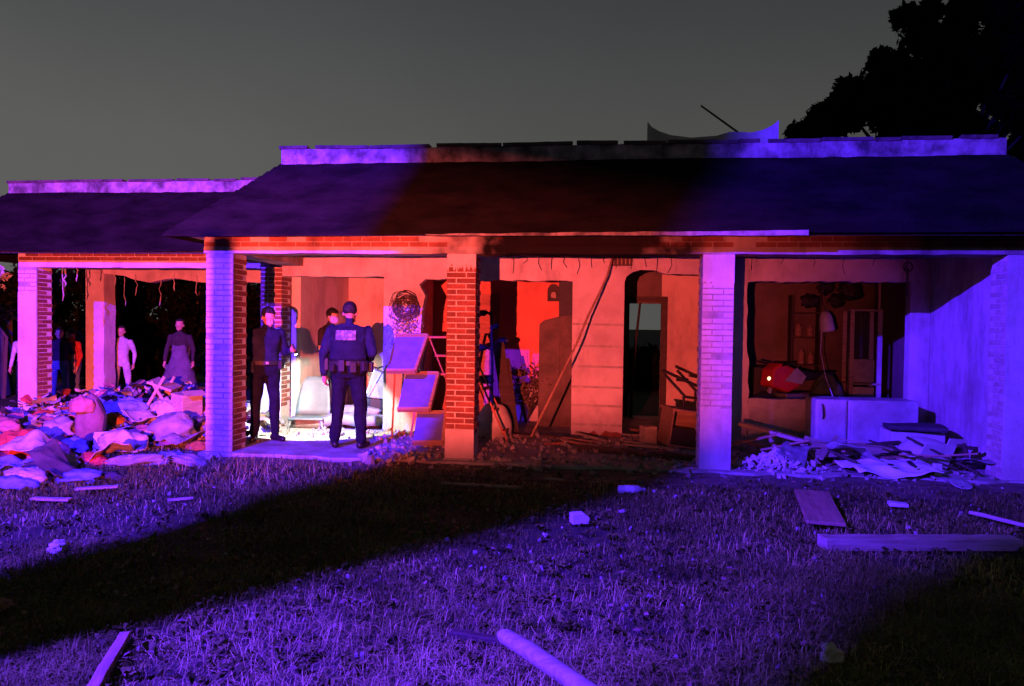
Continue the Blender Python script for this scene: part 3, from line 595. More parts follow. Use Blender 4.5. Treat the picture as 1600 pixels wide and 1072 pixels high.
    for v in bm.verts:
        q = np.array(v.co[:]); k = 1 + 0.05 * w(q[None])[0] + 0.04 * w(q[None] * 2.3, True)[0]
        v.co = (c + R @ Vector((q[0] * 0.088, q[1] * 0.106, q[2] * 0.103)) * k) * sc if False else (c + (R @ Vector((q[0] * 0.087, q[1] * 0.104, q[2] * 0.101))) * k) * sc
    mh = bpy.data.meshes.new('hair'); bm.to_mesh(mh); bm.free(); mh.materials.append(M['hair']); mh.polygons.foreach_set('use_smooth', [True] * len(mh.polygons)); place('hair', mh, root)
    for s_ in (-1, 1):                                   # eyes
        MB().ball((hd + R @ Vector((s_ * 0.031, -0.083, 0.008))) * sc, (0.011,) * 3, 8, 6).obj('eye', M['white'], root)
    return root, sc, J
def stand(**kw):
    j = dict(pelvis=(0, 0, 0.96), chest=(0, 0, 1.38), neck=(0, 0.01, 1.50), head=(0, -0.015, 1.625),
             sh_r=(-0.185, 0, 1.40), sh_l=(0.185, 0, 1.40), el_r=(-0.255, 0.03, 1.14), el_l=(0.255, 0.03, 1.14), wr_r=(-0.27, -0.05, 0.90), wr_l=(0.27, -0.05, 0.90),
             hip_r=(-0.095, 0, 0.90), hip_l=(0.095, 0, 0.90), kn_r=(-0.115, -0.02, 0.49), kn_l=(0.115, -0.02, 0.49), an_r=(-0.13, 0.02, 0.085), an_l=(0.13, 0.02, 0.085),
             toe_r=(-0.16, -0.16, 0.04), toe_l=(0.16, -0.16, 0.04)); j.update(kw); return j
def belt(root, sc, J, seed, st=1.0):
    P = J['pelvis']; b = MB(); n_ = 28
    ring = [(P.x + 0.182 * st * math.cos(2 * math.pi * k / n_), P.y + 0.142 * st * math.sin(2 * math.pi * k / n_)) for k in range(n_)]
    inn = [(P.x + (x - P.x) * 0.9, P.y + (y - P.y) * 0.9) for x, y in ring]; vs = []
    for z in (1.0, 1.05): vs += [(x * sc, y * sc, z * sc) for x, y in ring]
    for z in (1.05, 1.0): vs += [(x * sc, y * sc, z * sc) for x, y in inn]
    b.add(vs, [(r * n_ + k, r * n_ + (k + 1) % n_, ((r + 1) % 4) * n_ + (k + 1) % n_, ((r + 1) % 4) * n_ + k) for r in range(4) for k in range(n_)])
    bo = b.obj('belt', M['black'], root)
    rr = random.Random(seed)
    for a in (0.15, 0.95, 1.45, 1.95, 2.5, 3.1, 3.8, 5.6):
        x, y = P.x + 0.20 * st * math.cos(a), P.y + 0.16 * st * math.sin(a)
        MB().box((0, 0, 0), (0.05 * sc, 0.075 * sc, rr.uniform(0.08, 0.15) * sc)).obj('pouch', M['black'], bo, (x * sc, y * sc, (0.99 + rr.uniform(-.02, .02)) * sc), (0, 0, a), bevel=0.01)
    MB().box((0, 0, 0), (0.035, 0.006, 0.032)).obj('buckle', M['metal'], bo, (P.x * sc, (P.y - 0.146 * st) * sc, 1.025 * sc))
police = dict(top=M['navy'], sleeve=M['navy'], legs=M['trousers'], skin=M['skin'], shoe=M['shoe'])
# officer holding the flashlight, turned to his left
loc = G(420, 697); loc.z = 0.05; loc = H(-2.74, 0.85, 0.05)
r1, sc1, J1 = person('person', 'officer in dark navy uniform with bowed head holding a lit flashlight', loc, math.radians(28), 1.74,
    stand(head=(0.035, -0.06, 1.605), headrot=(0.38, 0, 0.35), neck=(0.01, -0.01, 1.49), el_l=(0.27, 0.02, 1.15), wr_l=(0.30, -0.20, 1.19), el_r=(-0.27, 0.05, 1.13), wr_r=(-0.285, -0.01, 0.885),
          hand_l=(0.15, -1, 0.1), palm_l=(-1, 0, 0), curl_l=(1.0, 0, 0), an_r=(-0.12, 0.05, 0.085), toe_r=(-0.17, -0.13, 0.04), an_l=(0.13, -0.03, 0.085), toe_l=(0.20, -0.20, 0.04), kn_l=(0.12, -0.05, 0.49)), police, 0.0075, stout=1.2)
belt(r1, sc1, J1, 1, 1.18)
# his flashlight
def T1(p): return r1.location + Matrix.Rotation(r1.rotation_euler.z, 3, 'Z') @ (Vector(p) * sc1)
hp_ = T1((0.32, -0.29, 1.20)); aim = H(-2.45, 2.0, 0.05); dirv = (aim - hp_).normalized()
fl = thing('flashlight', 'small lit flashlight in the hand of the officer with bowed head', 'flashlight', hp_)
MB().tube([-dirv * 0.10, dirv * 0.03, dirv * 0.045, dirv * 0.07], [0.014, 0.014, 0.021, 0.022], 12).obj('barrel', M['black'], fl, smooth=True)
glow = mat('flashlight_lens', (0.9, 0.9, 0.9), (0.9, 0.9, 0.9), 0.3, emit=((1, 0.98, 0.95), 60))
MB().ball(dirv * 0.072, (0.021, 0.021, 0.021), 10, 6).obj('lens', glow, fl)
spot('flashlight_beam', hp_ + dirv * 0.10, aim, (1.0, 0.96, 0.88), 520, 88, 0.2, 0.02).parent = None
# officer seen from behind
loc = H(-1.50, 0.55, 0.05)
r2, sc2, J2 = person('person', 'stocky officer seen from behind with pale patch on the back of his vest', loc, math.radians(178), 1.80,
    stand(head=(0, -0.03, 1.62), headrot=(0.12, 0, 0.05), el_l=(0.30, 0.04, 1.13), wr_l=(0.31, -0.03, 0.88), el_r=(-0.29, 0.02, 1.15), wr_r=(-0.20, -0.22, 1.08), sh_r=(-0.215, 0, 1.40), sh_l=(0.215, 0, 1.40), hand_r=(0.6, -1, 0), curl_r=(0.9, 0, 0),
          an_r=(-0.165, 0.04, 0.085), an_l=(0.165, 0.01, 0.085), kn_r=(-0.14, -0.02, 0.49), kn_l=(0.14, -0.03, 0.49), toe_r=(-0.20, -0.14, 0.04), toe_l=(0.23, -0.16, 0.04)), police, 0.0075, stout=1.36, hair=0.12)
belt(r2, sc2, J2, 2, 1.34)
ve = MB(); n1, n2 = 16, 10                              # vest back shell
def vest(k, j, off): 
    a = math.radians(15 + 150 * k / n1); z = 1.06 + 0.40 * j / n2; rx = 0.232 + 0.012 * math.sin(z * 9); ry = 0.166 if z < 1.35 else 0.166 - (z - 1.35) * 0.25
    return ((rx + off) * math.cos(a), (ry + off) * math.sin(a) + 0.004, z)
vs = [tuple(c * sc2 for c in vest(k, j, o)) for o in (0.012, -0.012) for j in range(n2 + 1) for k in range(n1 + 1)]; w_ = n1 + 1; q = w_ * (n2 + 1)
fs = [(j * w_ + k, j * w_ + k + 1, (j + 1) * w_ + k + 1, (j + 1) * w_ + k) for j in range(n2) for k in range(n1)]; fs += [tuple(i + q for i in f[::-1]) for f in fs]
bd = [k for k in range(w_)] + [j * w_ + n1 for j in range(1, n2 + 1)] + [n2 * w_ + k for k in range(n1 - 1, -1, -1)] + [j * w_ for j in range(n2 - 1, 0, -1)]
fs += [(bd[i], bd[i] + q, bd[(i + 1) % len(bd)] + q, bd[(i + 1) % len(bd)]) for i in range(len(bd))]
vo = ve.add(vs, fs).obj('vest', M['navy_vest'], r2, smooth=True)
pm = mat('vest_patch', (0.15, 0.15, 0.16), (0.06, 0.06, 0.07), 0.6, 30, contrast=(0.45, 0.55), stretch=(1, 1, 0.6))
pt = MB(); pts = []
for j in range(4):
    for k in range(9):
        a = math.radians(62 + 56 * k / 8); z = 1.30 + 0.115 * j / 3; pts.append((0.252 * math.cos(a) * sc2, (0.188 - max(0, z - 1.35) * 0.25) * math.sin(a) * sc2 + 0.004, z * sc2))
pt.add(pts, [(j * 9 + k, j * 9 + k + 1, (j + 1) * 9 + k + 1, (j + 1) * 9 + k) for j in range(3) for k in range(8)]); po = pt.obj('patch', pm, vo)
sd_ = po.modifiers.new('s', 'SOLIDIFY'); sd_.thickness = 0.006; sd_.offset = 0
# third man half hidden behind the stocky officer
u_, v_, z_ = HP(516, 495, 2.75); loc = H(u_, 2.75, 0.05)
dark = dict(top=cloth('dark_shirt', (0.03, 0.022, 0.03)), sleeve=M['skin'], legs=M['trousers'], skin=M['skin'], shoe=M['shoe'])
person('person', 'dark haired man looking down, half hidden behind the stocky officer', loc, math.radians(62), 1.77,
    stand(head=(0.0, -0.05, 1.61), headrot=(0.35, 0, 0), el_l=(0.24, -0.02, 1.15), wr_l=(0.12, -0.22, 1.10), el_r=(-0.24, -0.02, 1.15), wr_r=(-0.10, -0.24, 1.12)), dark, 0.010)
# people standing in the dark yard behind the annex
def yard(px, d, top_py, label, rz, joints, cols, **kw):
    x = (ray(px, 560).x / ray(px, 560).y) * d; h = CAM.z + ray(px, top_py).z / ray(px, top_py).y * d
    return person('person', label, (x, d, -0.02), rz, max(1.45, h), joints, cols, 0.013, group=None, **kw)
wc = cloth('white_tracksuit', (0.40, 0.39, 0.39)); jeans = cloth('jeans', (0.10, 0.13, 0.22)); redc = cloth('red_jacket', (0.42, 0.04, 0.04)); drk = cloth('dark_top', (0.035, 0.028, 0.03)); pale = cloth('pale_skirt', (0.10, 0.085, 0.13))
yard(190, 14.2, 508, 'person in white tracksuit standing in the yard behind the wreckage', 0.15, stand(el_r=(-0.29, 0.03, 1.14), wr_r=(-0.30, -0.03, 0.9), el_l=(0.27, 0.03, 1.14), an_l=(0.20, 0.02, 0.085), kn_l=(0.15, -0.02, 0.49), toe_l=(0.25, -0.14, 0.04)), dict(top=wc, sleeve=wc, legs=wc, skin=M['skin'], shoe=M['shoe']), hair=0.1)
yard(117, 13.6, 512, 'person in red jacket and jeans standing beside the brick column', -0.7, stand(head=(-0.04, -0.07, 1.60), headrot=(0.3, 0, -0.3), chest=(0, -0.04, 1.37), neck=(-0.01, -0.05, 1.48), el_r=(-0.24, -0.06, 1.13), wr_r=(-0.08, -0.24, 1.10)), dict(top=redc, sleeve=redc, legs=jeans, skin=M['skin'], shoe=M['shoe']), hair=0.1)
yard(93, 13.3, 520, 'person in dark top and jeans next to the red jacket', 0.5, stand(), dict(top=drk, sleeve=M['skin'], legs=jeans, skin=M['skin'], shoe=M['shoe']), hair=0.1)
yard(281, 13.9, 497, 'person in dark top and long pale flared skirt in the yard', 0.1, stand(), dict(top=drk, sleeve=drk, legs=pale, skirt=pale, skin=M['skin'], shoe=M['shoe']), skirt=(1.08, 0.12, 0.42, 'skirt'))
yard(40, 13.2, 512, 'person in pale shirt cut off behind the magenta column', 0.2, stand(), dict(top=wc, sleeve=wc, legs=M['trousers'], skin=M['skin'], shoe=M['shoe']), hair=0.1)

# ================================================================== BACKGROUND
def leaf_cloud(name, m, parent, centres, per, leaf, seed):
    r = np.random.default_rng(seed); vs = []; 
    C_ = np.repeat(np.array([c[:3] for c in centres]), per, 0); Rr = np.repeat(np.array([c[3] for c in centres]), per)
    d = r.normal(size=(len(C_), 3)); d /= np.linalg.norm(d, axis=1)[:, None]; P = C_ + d * (Rr * r.uniform(0.25, 1.0, len(Rr)) ** 0.5)[:, None]
    a = r.normal(size=P.shape); a /= np.linalg.norm(a, axis=1)[:, None]; b = np.cross(a, r.normal(size=P.shape)); b /= np.linalg.norm(b, axis=1)[:, None]
    s = (leaf * r.uniform(0.6, 1.4, len(P)))[:, None]
    V = np.stack([P - a * s, P + b * s * 0.42, P + a * s, P - b * s * 0.42], 1).reshape(-1, 3); n_ = len(P)
    me = bpy.data.meshes.new(name); me.vertices.add(4 * n_); me.vertices.foreach_set('co', V.ravel()); me.loops.add(4 * n_); me.loops.foreach_set('vertex_index', np.arange(4 * n_)); me.polygons.add(n_); me.polygons.foreach_set('loop_start', np.arange(n_) * 4)
    me.update(calc_edges=True); me.materials.append(m); return place(name, me, parent)
# big tree behind the right end of the house
bt = thing('broadleaf_tree', 'tall dense dark tree rising behind the right end of the roof', 'tree', (10.5, 18.5, 0))
MB().tube([(0, 0, -0.2), (0.1, 0, 2), (-0.1, 0.1, 4.2), (0.1, 0, 6.5)], [0.34, 0.28, 0.22, 0.12], 12).obj('trunk', M['bark'], bt, smooth=True)
rr = random.Random(12)
def sky_pt(px, py, d):
    r = ray(px, py); t = d / r.y; return CAM + r * t - Vector((10.5, 18.5, 0))
crown = []
for px, py, rad, cnt in ((1450, 190, 0.9, 14), (1560, 60, 1.0, 16), (1490, 110, 1.0, 16), (1610, 130, 1.0, 14), (1400, 160, 0.8, 10), (1590, 0, 1.0, 12), (1290, 185, 0.55, 7), (1260, 205, 0.35, 4), (1340, 150, 0.7, 8), (1390, 105, 0.7, 8), (1440, 150, 0.9, 9), (1460, 60, 0.8, 9), (1520, 20, 0.9, 9), (1540, 120, 1.0, 10), (1600, 60, 1.0, 10), (1600, 180, 1.0, 8), (1500, 190, 0.8, 8), (1660, 0, 1.1, 10), (1650, 130, 1.0, 8), (1400, 190, 0.7, 8), (1580, -60, 1.0, 8), (1570, 240, 0.9, 6), (1640, 260, 1.0, 6)):
    for k in range(cnt):
        p = sky_pt(px + rr.gauss(0, rad * 26), py + rr.gauss(0, rad * 24) + 8, 18.5 + rr.uniform(-1.6, 1.6)); crown.append((p.x, p.y, p.z, rr.uniform(0.22, 0.52)))
for c in crown[::6]:
    MB().tube([(0.0, 0, 4.0), (c[0] * 0.5, c[1] * 0.5, (4.0 + c[2]) / 2 + 0.2), c[:3]], [0.10, 0.06, 0.02], 6).obj('limb', M['black'], bt)
leaf_cloud('crown', M['leaf_dark'], bt, crown, 420, 0.095, 4)
# hedge of shrubs behind the annex, one by one
for k, (px, d, top, w_, lab) in enumerate(((-40, 17.0, 425, 1.0, 'dark shrub at the far left edge beyond the wall'), (70, 18.5, 405, 1.2, 'dark shrub behind the magenta column'), (140, 18.0, 398, 1.2, 'dark shrub behind the inner annex column'), (215, 18.6, 398, 1.2, 'dark shrub behind the white tracksuit'), (285, 18.2, 398, 1.2, 'dark shrub behind the person in the skirt'), (350, 18.8, 396, 1.2, 'dark shrub behind the purple porch column'), (420, 19.2, 396, 1.2, 'dark shrub behind the rear brick column'), (985, 20.0, 552, 1.0, 'dark shrub seen low through the back doorway'), (1040, 19.0, 530, 1.0, 'taller dark shrub at the right of the back doorway'))):
    x = ray(px, 500).x / ray(px, 500).y * d; h = CAM.z + ray(px, top).z / ray(px, top).y * d; rr = random.Random(k + 90)
    sh = thing('shrub', lab, 'shrub', (x, d, 0), 0, 'shrubs behind the annex')
    for j in range(4): MB().tube([(0, 0, -0.1), (rr.gauss(0, .2), rr.gauss(0, .2), h * 0.4), (rr.gauss(0, .5), rr.gauss(0, .3), h * 0.8)], [0.05, 0.035, 0.012], 6).obj('stem', M['bark'], sh)
    cs = [(rr.gauss(0, w_ * 0.5), rr.gauss(0, 0.35), rr.uniform(0.25, h - 0.3), rr.uniform(0.3, 0.55)) for j in range(34)]
    leaf_cloud('foliage', M['leaf_dark'], sh, cs, 190, 0.085, k + 5)
MB().span((-3.6, 4.8, 0), (-3.45, 7.0, 2.5)).obj('yard_wall', M['dark_room'], None, HO, ROT, label='dark wall enclosing the yard behind the rear brick column', category='wall')
# boundary wall and white blossom at the left edge
x0 = G(30, 560).x; p = ray(20, 452); d = 15.5; z_ = CAM.z + p.z / p.y * d
bw = MB(); bw.span((-16, d, -0.1), (-10.6, d + 0.18, z_)); bw.obj('boundary_wall', M['dark_room'], None, label='low dark boundary wall at the left edge of the yard', category='wall')
bl = thing('blossom_bush', 'bush with pale blossom above the boundary wall, far left', 'shrub', (ray(5, 430).x / ray(5, 430).y * 14.9, 14.9, 0)); rr = random.Random(5)
for j in range(3): MB().tube([(0, 0, -0.1), (rr.gauss(0, .1), 0, 1.2), (rr.gauss(0, .3), 0, 2.2)], [0.04, 0.03, 0.01], 6).obj('stem', M['bark'], bl)
leaf_cloud('foliage', M['leaf_dark'], bl, [(rr.gauss(-0.1, .45), rr.gauss(0, .2), rr.uniform(1.6, 2.55), 0.28) for j in range(16)], 90, 0.07, 77)
leaf_cloud('blossom', M['paper'], bl, [(0.12 + rr.gauss(0, .07), -0.25, 2.42 + rr.gauss(0, .12), 0.10) for j in range(7)], 14, 0.045, 78)

# ================================================================== THINGS ON THE PORCH
def Hobj(mb, name, m, u, v, z, rot=(0, 0, 0), **kw): return mb.obj(name, m, None, H(u, v, z), (rot[0], rot[1], rot[2] - YAW), **kw)
def Hth(name, label, cat, u, v, z=0.05, rz=0.0, group=None): return thing(name, label, cat, H(u, v, z), rz - YAW, group)
# tiered stand with three slanted display boards (left of the red brick column)
rk = Hth('tiered_stand', 'wooden stand with three slanted boards stepping down beside the red brick column', 'stand', 0, 0, 0)
def quad_board(pxs, v0, v1, m_face, m_rim, parent):
    """board seen as a parallelogram: top edge at depth v1, bottom edge at depth v0"""
    TL, TR, BR, BL = [Vector(HP(*p, v)) for p, v in zip(pxs, (v1, v1, v0, v0))]
    nrm = (TR - TL).cross(BL - TL).normalized(); 
    if nrm.y > 0: nrm = -nrm
    q = [TL, TR, BR, BL]; b = MB(); th = nrm * 0.02
    b.add([p for p in q] + [p - th for p in q], [(0, 1, 2, 3), (7, 6, 5, 4)] + [(i, i + 4, (i + 1) % 4 + 4, (i + 1) % 4) for i in range(4)])
    o = b.obj('board', m_face, parent)
    for a, c in ((TL, TR), (TR, BR), (BL, BR)):
        d = (c - a).normalized(); s = nrm.cross(d) * 0.018; r_ = MB()
        r_.add([a + s + nrm * .03, c + s + nrm * .03, c - s + nrm * .03, a - s + nrm * .03, a + s - nrm * .03, c + s - nrm * .03, c - s - nrm * .03, a - s - nrm * .03],
               [(0, 1, 2, 3), (7, 6, 5, 4), (0, 4, 5, 1), (1, 5, 6, 2), (2, 6, 7, 3), (3, 7, 4, 0)]); r_.obj('rim', m_rim, o)
    return TL, TR, BR, BL
blue_lit = mat('blue_lit_board', (0.10, 0.10, 0.40), (0.07, 0.07, 0.30), 0.6, 6, 0.1, 30)  # blue of the beacon light put into the board colour
b1 = quad_board(((618, 525), (668, 525), (649, 580), (604, 580)), 0.80, 1.20, blue_lit, M['wood'], rk)
b2 = quad_board(((634, 584), (685, 584), (671, 640), (621, 640)), 0.68, 1.08, blue_lit, M['wood'], rk)
b3 = quad_board(((652, 645), (697, 645), (692, 692), (645, 692)), 0.60, 0.95, blue_lit, M['wood'], rk)
rk.location = HO
for a, c in ((Vector(b1[1]) + Vector((0, .03, 0.02)), Vector(HP(735, 690, 1.25))), (Vector(b1[1]) + Vector((0, .06, 0.02)), Vector(HP(640, 690, 1.55))), (Vector(b1[0]) + Vector((0, .06, 0.0)), Vector(HP(612, 690, 1.55)))):
    MB().tube([a, c], 0.017, 6, flat=0.6).obj('leg', M['wood_red'], rk)
for py in (527, 556, 585):
    a, c = Vector(HP(670 if py < 540 else 680, py, 1.18)), Vector(HP(705, py, 1.18)); MB().tube([a, c], 0.016, 6).obj('crossbar', M['wood_red'], rk)
# stepladder standing behind the red brick column
sl = Hth('stepladder', 'thin red stepladder leg showing behind the red brick column', 'ladder', 0.0, 1.3)
for x0_, x1_, y1 in ((-0.25, 0.40, 0.0), (-0.25, 0.40, 0.45), (-0.28, -0.55, 0.0), (-0.28, -0.55, 0.45)): MB().tube([(x0_, y1 * 0.7, 1.40), (x1_, y1, 0.0)], 0.014, 6).obj('rail', M['wood_red'], sl)
for k in range(5):
    t = (k + 0.5) / 5; x = -0.25 + 0.65 * t; MB().span((x - 0.03, 0.01, 1.40 * (1 - t) - 0.01), (x + 0.03, 0.42 - .1 * (1 - t), 1.40 * (1 - t) + 0.01)).obj('tread', M['wood_red'], sl)
# dried wreath hanging on the pilaster
wrt = Hth('dried_wreath', 'tangled dried wreath hanging on the purple lit pilaster', 'wreath', -1.2, 2.06, 1.62); rr = random.Random(8)
tw = MB()
for k in range(46):
    a0 = rr.uniform(0, 6.28); R0 = rr.uniform(0.05, 0.20); c0 = Vector((rr.gauss(0, .03), rr.uniform(-.08, .02), 0.22 + rr.gauss(0, .03)))
    tw.tube([c0 + Vector((math.cos(a0 + t) * R0 * (1 + .15 * math.sin(3 * t)), rr.gauss(0, .012), math.sin(a0 + t) * R0)) for t in np.linspace(0, rr.uniform(1.5, 4.5), 9)], 0.0055, 5)
tw.obj('twigs', M['wood_dark'], wrt); lv_ = MB()
for k in range(420):
    c0 = Vector((rr.gauss(0, .13), rr.uniform(-.07, .03), rr.gauss(-0.03, .15))); d = Vector((rr.gauss(0, 1), rr.gauss(0, .6), rr.gauss(-.4, 1))).normalized() * rr.uniform(.016, .034); e2 = d.cross(Vector((rr.gauss(0, 1), 1, rr.gauss(0, 1)))).normalized() * 0.009
    lv_.add([c0 - d, c0 + e2, c0 + d, c0 - e2], [(0, 1, 2, 3)])
lv_.obj('dry_leaves', mat('dry_leaf', (0.20, 0.15, 0.10), (0.06, 0.04, 0.03), 0.9, 9, island=0.5), wrt)
# leaning cable / pole from the beam to the floor
a, m1, m2, c = Vector(HP(957, 402, 1.9)), Vector(HP(938, 455, 1.75)), Vector(HP(902, 535, 1.35)), Vector(HP(830, 682, 0.95))
cp = [a, a.lerp(m1, .5) + Vector((0.02, 0, 0)), m1, m1.lerp(m2, .5) + Vector((-.015, 0, 0)), m2, m2.lerp(c, .5), c]
Hobj(MB().tube(cp, 0.015, 8), 'leaning_cable', M['wood'], 0, 0, 0, smooth=True, label='bent thin pole leaning from the beam down across the red room', category='pole')
# arched plaque
pq = Hth('wall_plaque', 'small dark arched plaque with pale figure on the red wall', 'plaque', HP(865, 457, 4.55)[0], 4.555, 2.06)
pw = 0.105; MB().prism([(-pw, -0.04), (pw, -0.04)] + [(pw * math.cos(t), 0.14 + 0.12 * math.sin(t)) for t in np.linspace(0, math.pi, 12)], 'y', -0.03, 0.03).obj('panel', M['wood_dark'], pq)
MB().prism([(-0.035, 0.02), (0.04, 0.015), (0.045, 0.08), (0.02, 0.12), (-0.03, 0.11), (-0.045, 0.06)], 'y', -0.034, -0.031).obj('figure', M['wood_pale'], pq)
# black panel standing in for a narrow dark opening; dark upright box
u0 = HP(885, 470, 3.6)[0]
Hobj(MB().prism([(-0.10, 0), (0.14, 0), (0.14, 2.35), (-0.13, 2.35)], 'y', -0.02, 0.02), 'dark_gap_panel', M['black'], u0, 3.7, 0.05, label='narrow black panel standing in for a dark opening in the red room', category='gap_panel', bevel=0.004)
u0, u1 = HP(842, 560, 3.0)[0], HP(899, 560, 3.0)[0]; zt = HP(880, 498, 3.0)[2]; wd = Hth('upright_box', 'dark upright box with rounded top and two doors in the red room', 'upright_box', (u0 + u1) / 2 + .05, 3.0); hw = (u1 - u0) / 2 + .05
carc = mat('box_wood', (0.12, 0.085, 0.065), (0.055, 0.04, 0.03), 0.8, 3, 0.3, 14)  # dark brown colour of the round-topped box
MB().prism([(-hw, 0), (hw, 0), (hw, zt - 0.05)] + [(hw - 2 * hw * t, zt - 0.05 + 0.07 * math.sin(math.pi * t ** 0.6) - 0.05 * t) for t in np.linspace(0.1, 0.9, 9)] + [(-hw, zt - 0.14)], 'y', 0, 0.55).obj('carcass', carc, wd, bevel=0.008)
MB().span((-hw + .04, -0.018, 0.12), (-0.01, -0.002, zt - 0.25)).obj('door', carc, wd, bevel=0.004); MB().span((0.01, -0.018, 0.12), (hw - .04, -0.002, zt - 0.2)).obj('door', carc, wd, bevel=0.004)
MB().ball((-0.035, -0.03, 0.85), (0.014, 0.014, 0.014)).obj('knob', M['metal'], wd)
# low bench wall and dark leaning boards, sack and dead plant in the red room
lb = HP(838, 640, 3.4)[0]; Hobj(MB().span((-0.40, 0, 0), (0.45, 0.5, 0.55)).span((-0.43, -0.03, 0.551), (0.48, 0.53, 0.60)), 'low_bench', M['stucco'], lb, 3.55, 0.05, label='low plastered bench under the red wall', category='bench', bevel=0.01)
for k, (p0, p1, w_, lab) in enumerate((((778, 535), (802, 690), 0.09, 'dark board leaning beside the dead plant, the longer one'), ((790, 560), (806, 692), 0.06, 'shorter dark board leaning against the longer one'))):
    a, c = Vector(HP(*p0, 2.5)), Vector(HP(*p1, 1.9)); d = (a - c); L = d.length
    o = Hobj(MB().box((0, 0, L / 2), (w_ * 2, 0.03, L)), 'leaning_board', M['wood_dark'], c.x, c.y, c.z, label=lab, category='board', group='dark boards leaning in the red room', bevel=0.004)
    o.rotation_euler = (Matrix.Rotation(-YAW, 3, 'Z') @ d).to_track_quat('Z', 'Y').to_euler()
fx = Hth('coat_stand', 'dark burnt coat stand with lumpy arms in front of the red door', 'coat stand', HP(768, 600, 3.0)[0], 3.0)
MB().tube([(0, 0, 0), (0.01, 0, 0.9), (-0.02, 0, 1.75)], [0.03, 0.022, 0.02], 8).obj('post', M['black'], fx)
for x, z, L in ((-0.16, 1.75, .2), (0.08, 1.55, .12), (0.20, 1.32, .22), (-0.2, 1.22, .26), (-0.1, 0.72, .3)): 
    MB().tube([(0, 0, z - 0.08), (x * 0.6, 0, z), (x, -0.02, z)], 0.016, 6).obj('arm', M['black'], fx); place('burnt_rag', lump_mesh('burnt_rag', (L * .45, 0.07, 0.06), M['black'], int(z * 100), 0.25, 3, 3, False), fx, (x * 0.9, -0.02, z - 0.02))
dpn = Hth('dead_plant', 'dried out bushy plant against the foot of the red wall', 'plant', HP(822, 600, 3.3)[0], 3.3); rr = random.Random(3)
for k in range(16):
    MB().tube([(0, 0, 0), (rr.gauss(0, .10), rr.gauss(0, .08), 0.4), (rr.gauss(0, .26), rr.gauss(0, .15), rr.uniform(.7, 1.15))], [0.008, 0.006, 0.003], 5).obj('stem', M['wood_dark'], dpn)
leaf_cloud('foliage', mat('dead_leaf', (0.10, 0.07, 0.035), (0.05, 0.03, 0.015), 0.9, 8, island=0.4), dpn, [(rr.gauss(0, .17), rr.gauss(0, .12), rr.uniform(.3, 1.05), 0.13) for k in range(20)], 40, 0.035, 6)
place('sack', lump_mesh('sack', (0.26, 0.22, 0.36), cloth('sack_cloth', (0.42, 0.36, 0.28)), 21, 0.10, 1.6), None, H(HP(772, 660, 1.8)[0], 1.75, 0.20), (0, 0, 0), label='plump pale sack behind the red brick column', category='sack')
# room 3: overturned drawer chest, broken chair, boards
dc = Hth('drawer_chest', 'small wooden chest tipped on its side in the dark doorway', 'chest', HP(1065, 690, 1.45)[0], 1.45, 0.05, 0.25)
ch = MB(); w2, h2, d2, t2 = 0.26, 0.44, 0.22, 0.02
ch.span((-w2, -d2, 0), (-w2 + t2, d2, h2)).span((w2 - t2, -d2, 0), (w2, d2, h2)).span((-w2 + t2, -d2, 0), (w2 - t2, d2, t2)).span((-w2 - .02, -d2 - .02, h2 + .001), (w2 + .02, d2 + .02, h2 + 0.035)).span((-w2 + t2, d2 - t2, t2), (w2 - t2, d2, h2))
ch.obj('carcass', M['wood'], dc, (0, 0, 0.02), (0.0, 0.14, 0)); MB().span((-w2 + .03, -d2 + .02, t2), (w2 - .03, d2 - .03, h2 * .5)).obj('drawer', M['black'], dc, (0, 0.0, 0.03), (0.0, 0.14, 0))
MB().span((0, 0, 0), (0.17, 0.16, 0.26)).obj('drawer_box', M['wood_pale'], dc, (-0.48, 0.02, 0), (0, 0, 0.2), bevel=0.004)
bc = Hth('broken_chair', 'broken black chair frame lying over the tipped chest', 'chair', HP(1070, 610, 1.7)[0], 1.7, 0.05)
for p0, p1, r_ in (((-0.30, 0, 0.98), (0.24, 0.05, 0.74), .022), ((-0.26, 0.1, 0.92), (0.02, 0.1, 0.62), .02), ((0.02, 0.1, 0.62), (0.18, 0.1, 0.60), .02), ((0.0, 0.1, 0.62), (-0.02, 0.12, 0.0), .02), ((0.2, 0.05, 0.74), (0.22, 0.15, 0.0), .02), ((-0.1, 0.06, 0.86), (0.05, 0.1, 0.84), .03)):
    MB().tube([p0, p1], r_, 6).obj('frame_bar', M['black'], bc)
def plank(label, p0, p1, w_, th, m, z=0.06, lift=0.0, cat='plank', group=None, name='plank', roll=0.0):
    a, c = G(*p0, z), G(*p1, z + lift); d = c - a; L = d.length; n_ = 14; wv = Wave(int(p0[0]), 8, 5); b = MB(); vs = []
    for i in range(n_ + 1):
        x = L * i / n_; j = [0.004 * float(wv(np.array([[x * 9, q_, 0.]]))[0]) for q_ in (0, 3, 6)]
        vs += [(x, -w_ / 2 + j[0], -th / 2), (x, w_ / 2 + j[1], -th / 2), (x, w_ / 2 + j[1], th / 2 + j[2]), (x, -w_ / 2 + j[0], th / 2 + j[2])]
    b.add(vs, [(0, 1, 2, 3), (n_ * 4 + 3, n_ * 4 + 2, n_ * 4 + 1, n_ * 4)] + [(i * 4 + k, i * 4 + (k + 1) % 4, (i + 1) * 4 + (k + 1) % 4, (i + 1) * 4 + k) for i in range(n_) for k in range(4)])
    o = b.obj(name, m, None, a, (roll, -math.asin(max(-1, min(1, d.z / L))), math.atan2(d.y, d.x)), label=label, category=cat, bevel=0.004)
    if group: o['group'] = group
    return o
plank('pale broken batten lying in front of the dark doorway', (978, 690), (1055, 703), 0.06, 0.035, M['wood_pale'], 0.09)
